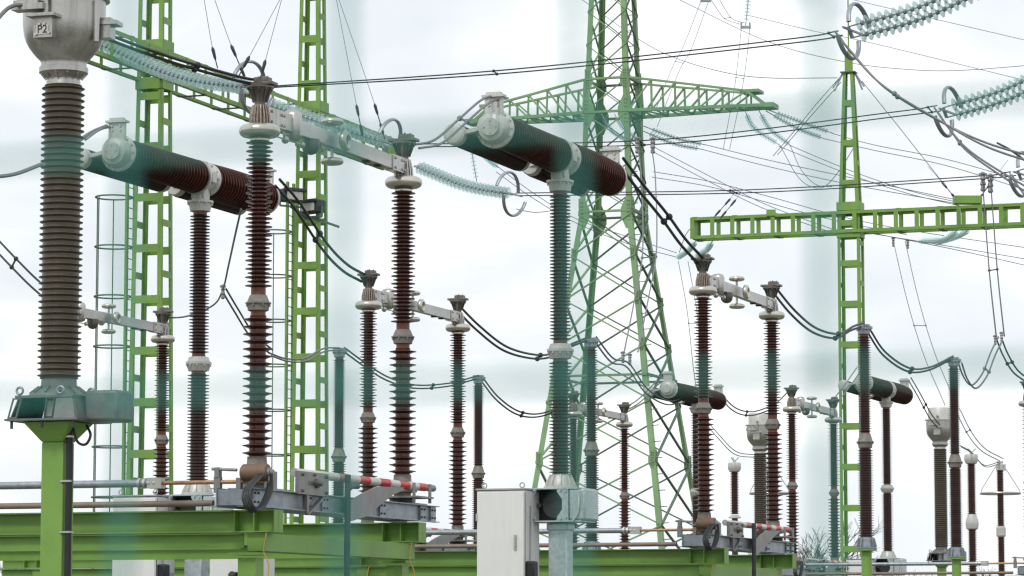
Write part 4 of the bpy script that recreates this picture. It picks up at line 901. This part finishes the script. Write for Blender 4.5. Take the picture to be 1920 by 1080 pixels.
# thin far wires
WG = 'thin overhead wires against the sky'
far = [
 ('thin wire crossing the top right corner, highest of them', [(1560, -10, 190), (1720, 28, 180), (1960, 84, 170)]),
 ('thin wire sloping down right above the spire to the upper right string', [(1400, 28, 190), (1525, 58, 185), (1640, 82, 180), (1960, 160, 170)]),
 ('thin wire sagging behind the spire tip toward the right edge', [(1275, 0, 165), (1440, 78, 160), (1585, 116, 157), (1700, 130, 155), (1800, 132, 152), (1960, 120, 150)]),
 ('thin wire curving across the pylon top to the spired mast shoulder', [(1085, -5, 160), (1200, 75, 152), (1270, 110, 145), (1360, 136, 138), (1440, 146, 134), (1570, 146, 130)]),
 ('thin stay wire falling left from the spired mast shoulder, upper one', [(1572, 148, 130), (1530, 196, 135), (1490, 245, 140), (1450, 292, 145)]),
 ('thin stay wire falling left from the spired mast shoulder, lower one', [(1577, 154, 130), (1536, 200, 135), (1496, 246, 140), (1458, 290, 145)]),
 ('thin stay wire falling right from the spired mast shoulder', [(1616, 152, 130), (1675, 225, 128), (1712, 272, 127), (1772, 348, 126)]),
 ('thin wire from the crossarm dropping to the right end of the crossbeam', [(1560, 250, 146), (1640, 272, 142), (1780, 300, 138), (1960, 352, 132)]),
 ('thin wire just below it from the crossarm to the right edge', [(1545, 260, 146), (1640, 282, 142), (1780, 312, 138), (1960, 368, 132)]),
 ('upper wire from the pylon body sloping down to the crossbeam lug', [(1325, 272, 149), (1440, 300, 144), (1590, 332, 136), (1800, 376, 127)]),
 ('lower wire from the pylon body sloping down to the crossbeam lug', [(1316, 280, 149), (1440, 312, 144), (1590, 345, 136), (1796, 382, 127)]),
 ('steep wire from the pylon body to the spired mast, upper one', [(1225, 275, 148), (1330, 330, 142), (1440, 385, 136), (1590, 440, 131)]),
 ('steep wire from the pylon body to the spired mast, lower one', [(1220, 282, 148), (1325, 338, 142), (1430, 390, 136), (1560, 436, 131)]),
 ('long flat wire leaving the pylon right of the drop wires', [(1225, 322, 150), (1330, 340, 148), (1440, 368, 146), (1640, 420, 142), (1960, 470, 138)]),
 ('long flat wire just under it, ending on the crossbeam', [(1222, 332, 150), (1330, 350, 148), (1440, 380, 146), (1560, 412, 142), (1700, 440, 138)]),
 ('loop wire drooping left of the spired mast, inner one', [(1462, 272, 146), (1500, 336, 143), (1540, 352, 140), (1572, 322, 137), (1600, 278, 134)]),
 ('loop wire drooping left of the spired mast, outer one', [(1482, 274, 146), (1502, 318, 143), (1530, 346, 140), (1560, 350, 137)]),
 ('faint thin wire passing under the crossbeam right of the spired mast, upper one', [(1622, 436, 130), (1720, 452, 134), (1830, 470, 138), (1960, 492, 142)]),
 ('faint thin wire passing under the crossbeam right of the spired mast, lower one', [(1640, 438, 130), (1800, 470, 134), (1960, 506, 142)]),
 ('wire sloping from the pylon right leg to the hanging wires at the lug, upper one', [(1480, 272, 146), (1590, 318, 138), (1700, 356, 132), (1808, 382, 127)]),
 ('wire sloping from the pylon right leg to the hanging wires at the lug, lower one', [(1460, 274, 146), (1590, 326, 138), (1700, 362, 132), (1800, 386, 127)]),
 ('thin loop wire under the left end of the crossbeam', [(1270, 484, 141), (1286, 440, 140), (1300, 428, 138), (1308, 452, 133)]),
 ('thin wire running right below the third busbar string', [(968, 392, 120), (1000, 398, 125), (1030, 396, 130)]),
 ('thin wire crossing behind the central column toward the pylon leg, upper one', [(930, 310, 145), (1000, 362, 145), (1080, 410, 145), (1180, 445, 145), (1268, 474, 142)]),
 ('thin wire crossing behind the central column toward the pylon leg, lower one', [(930, 322, 145), (1000, 372, 145), (1080, 418, 145), (1180, 458, 145), (1268, 482, 142)]),
]
for lab, pts in far: rope('overhead_wire', lab, 'wire', [pts], .017, 'wirefar', WG, n=5)
def tw(lab, a, b_, sp, r=.014, g_='twin thin wires high in the picture'): rope('overhead_wire', lab, 'wire', [a, b_], r, 'wirefar', g_, sp, n=5)
tw('twin thin wires slanting down left from the top yoke right of the pylon', [(1316, -2, 150), (1282, 85, 150), (1260, 128, 149), (1222, 225, 148)], [(1330, -2, 150), (1296, 92, 150), (1274, 132, 149), (1232, 238, 148)], (.6,))
tw('twin thin wires dropping from the upright string behind the crossarm', [(1390, 52, 150), (1384, 110, 150), (1376, 172, 150), (1356, 280, 150)], [(1406, 52, 150), (1400, 110, 150), (1390, 175, 150), (1368, 280, 150)], (.55,))
tw('twin loop wire between the top yoke and the upright string', [(1332, -2, 150), (1350, 25, 150), (1362, 37, 150), (1390, 46, 150)], [(1346, -6, 150), (1360, 18, 150), (1374, 36, 150), (1400, 44, 150)], (.6,))
o = thing('line_yoke', 'small yoke clamp under the upright string', 'yoke clamp', P(1398, 51, 150)); MB().box((0, 0, 0), (.5, .12, .12)).box((-.2, 0, .1), (.08, .1, .25)).box((.2, 0, .1), (.08, .1, .25)).build('plate', 'galv', o)
o = thing('line_yoke', 'small yoke clamp cut by the top edge right of the pylon', 'yoke clamp', P(1323, 1, 150)); MB().box((0, 0, 0), (.5, .12, .14)).box((-.2, 0, .12), (.08, .1, .25)).box((.2, 0, .12), (.08, .1, .25)).build('plate', 'galv', o)
TG = 'tension wires with turnbuckles'
def tie(lab, pts, d, j):
    """thin wire whose lower length is a turnbuckle and clamp chain (from index j on)"""
    root = rope('tie_wire', lab, 'tie wire', [[(x, y, d) for x, y in pts]], .009, 'wirefar', TG, n=5)
    o0 = Vector(root.location); a = P(*pts[j], d)-o0; b_ = P(*pts[-1], d)-o0; L_ = (b_-a).length; dr = (b_-a).normalized()
    T_ = Matrix.Translation(a) @ dr.to_track_quat('Z', 'Y').to_matrix().to_4x4(); mb = MB()
    k = 0; s_ = 0
    while s_ < L_:
        mb.lathe([(.02, s_), (.055, s_+.08), (.045, s_+.3), (.02, s_+.38)], 6, T_); mb.lathe([(.018, s_+.38), (.018, min(L_, s_+.62))], 6, T_); s_ += .62
    mb.build('turnbuckle', 'dark', root)
tie('tie wire from the top edge to the nearest glass string, leftmost', [(382, -5), (398, 88), (408, 128)], 87, 1)
tie('tie wire from the top edge to the nearest glass string, slightly right', [(401, -5), (433, 84), (457, 140)], 87, 1)
tie('tie wire slanting down left to the top of the near column', [(527, -5), (468, 105), (448, 142)], 86.6, 1)
tie('tie wire ending just above the near column terminal', [(529, -5), (498, 112), (489, 145)], 86.4, 1)
tie('tie wire falling to the middle glass string, left one', [(630, -5), (668, 196), (678, 245)], 96, 1)
tie('tie wire falling to the middle glass string, right one', [(634, -5), (702, 194), (722, 262)], 96, 1)
tie('short turnbuckle chain left above the crossbeam lug', [(1740, 312), (1765, 340), (1798, 380)], 127, 1)
tie('short turnbuckle chain right above the crossbeam lug', [(1890, 300), (1860, 340), (1832, 378)], 127, 1)
tie('turnbuckle chain above the left end of the crossbeam, left one', [(1382, 350), (1370, 372), (1338, 408)], 131, 1)
tie('turnbuckle chain above the left end of the crossbeam, right one', [(1392, 354), (1380, 374), (1350, 410)], 131, 1)

# ------------------------------------------------------------------ bare trees on the horizon
def tree(label, base, h, spread, seed, dens=5):
    rnd = random.Random(seed); t_ = thing('bare_tree', label, 'tree', base, 0, 'bare trees on the horizon')
    tr = MB(); tw_ = MB()
    def grow(p, d, L_, r, lv):
        q = p+d*L_; mid = p.lerp(q, .5)+Vector((rnd.uniform(-1, 1), rnd.uniform(-1, 1), 0))*L_*.06
        (tr if lv < 2 else tw_).tube([p, mid, q], [r, r*.85, r*.66], 5 if lv < 2 else 3, False)
        if lv >= dens: return
        for _ in range(3 if lv else 5):
            nd = (d+Vector((rnd.uniform(-1, 1)*spread, rnd.uniform(-1, 1)*spread, rnd.uniform(-.25, .55)))).normalized()
            grow(p.lerp(q, rnd.uniform(.55, 1)), nd, L_*rnd.uniform(.6, .82), max(.014, r*.55), lv+1)
    grow(Vector((0, 0, 0)), Z, h*.36, h*.022, 0)
    tr.build('trunk', 'bark', t_); tw_.build('twigs', 'twig', t_)
for i, (px, py, d, h, lab) in enumerate([
    (1525, 1010, 190, 6.0, 'bare grey tree behind the green tinted far column, largest of the bare trees'),
    (1502, 1030, 195, 4.8, 'bare grey tree just right of the red and white bar tip'),
    (1590, 1030, 200, 4.2, 'low bare tree at the foot of the spired mast'),
    (20, 1060, 170, 3.6, 'low bare shrub in the bottom left corner'),
    (1890, 1040, 190, 4.0, 'bare shrub at the bottom right corner'),
    (1735, 1045, 200, 3.7, 'low bare shrub behind the far current transformer foot')]):
    q = P(px, py, d); tree(lab, (q.x, q.y, 0), h*1.5, .75, 20+i)

# ------------------------------------------------------------------ wire mesh fence the photograph is taken through
fa = radians(22); fd = Vector((cos(fa), -sin(fa), 0)); fo = Vector((0, .626, 0))
fe = thing('mesh_fence', 'green welded wire mesh fence out of focus right in front of the camera', 'fence', fo)
mb = MB()
for k in range(-18, 22):
    s_ = .0134+.05*k; mb.tube([fd*s_+Z*.05, fd*s_+Z*2.05], .00125, 6)
for k in range(1, 41):
    z = .05*k-.002; mb.tube([fd*-.9+Z*z+Vector((0, -.0032, 0)), fd*1.1+Z*z+Vector((0, -.0027, 0))], .00115, 6)
mb.build('wire_mesh', 'fence', fe)
for s_ in (-.92, 1.12): mb = MB(); mb.bar(fd*s_+Z*0, fd*s_+Z*2.15, .05); mb.build('post', 'fence', fe)
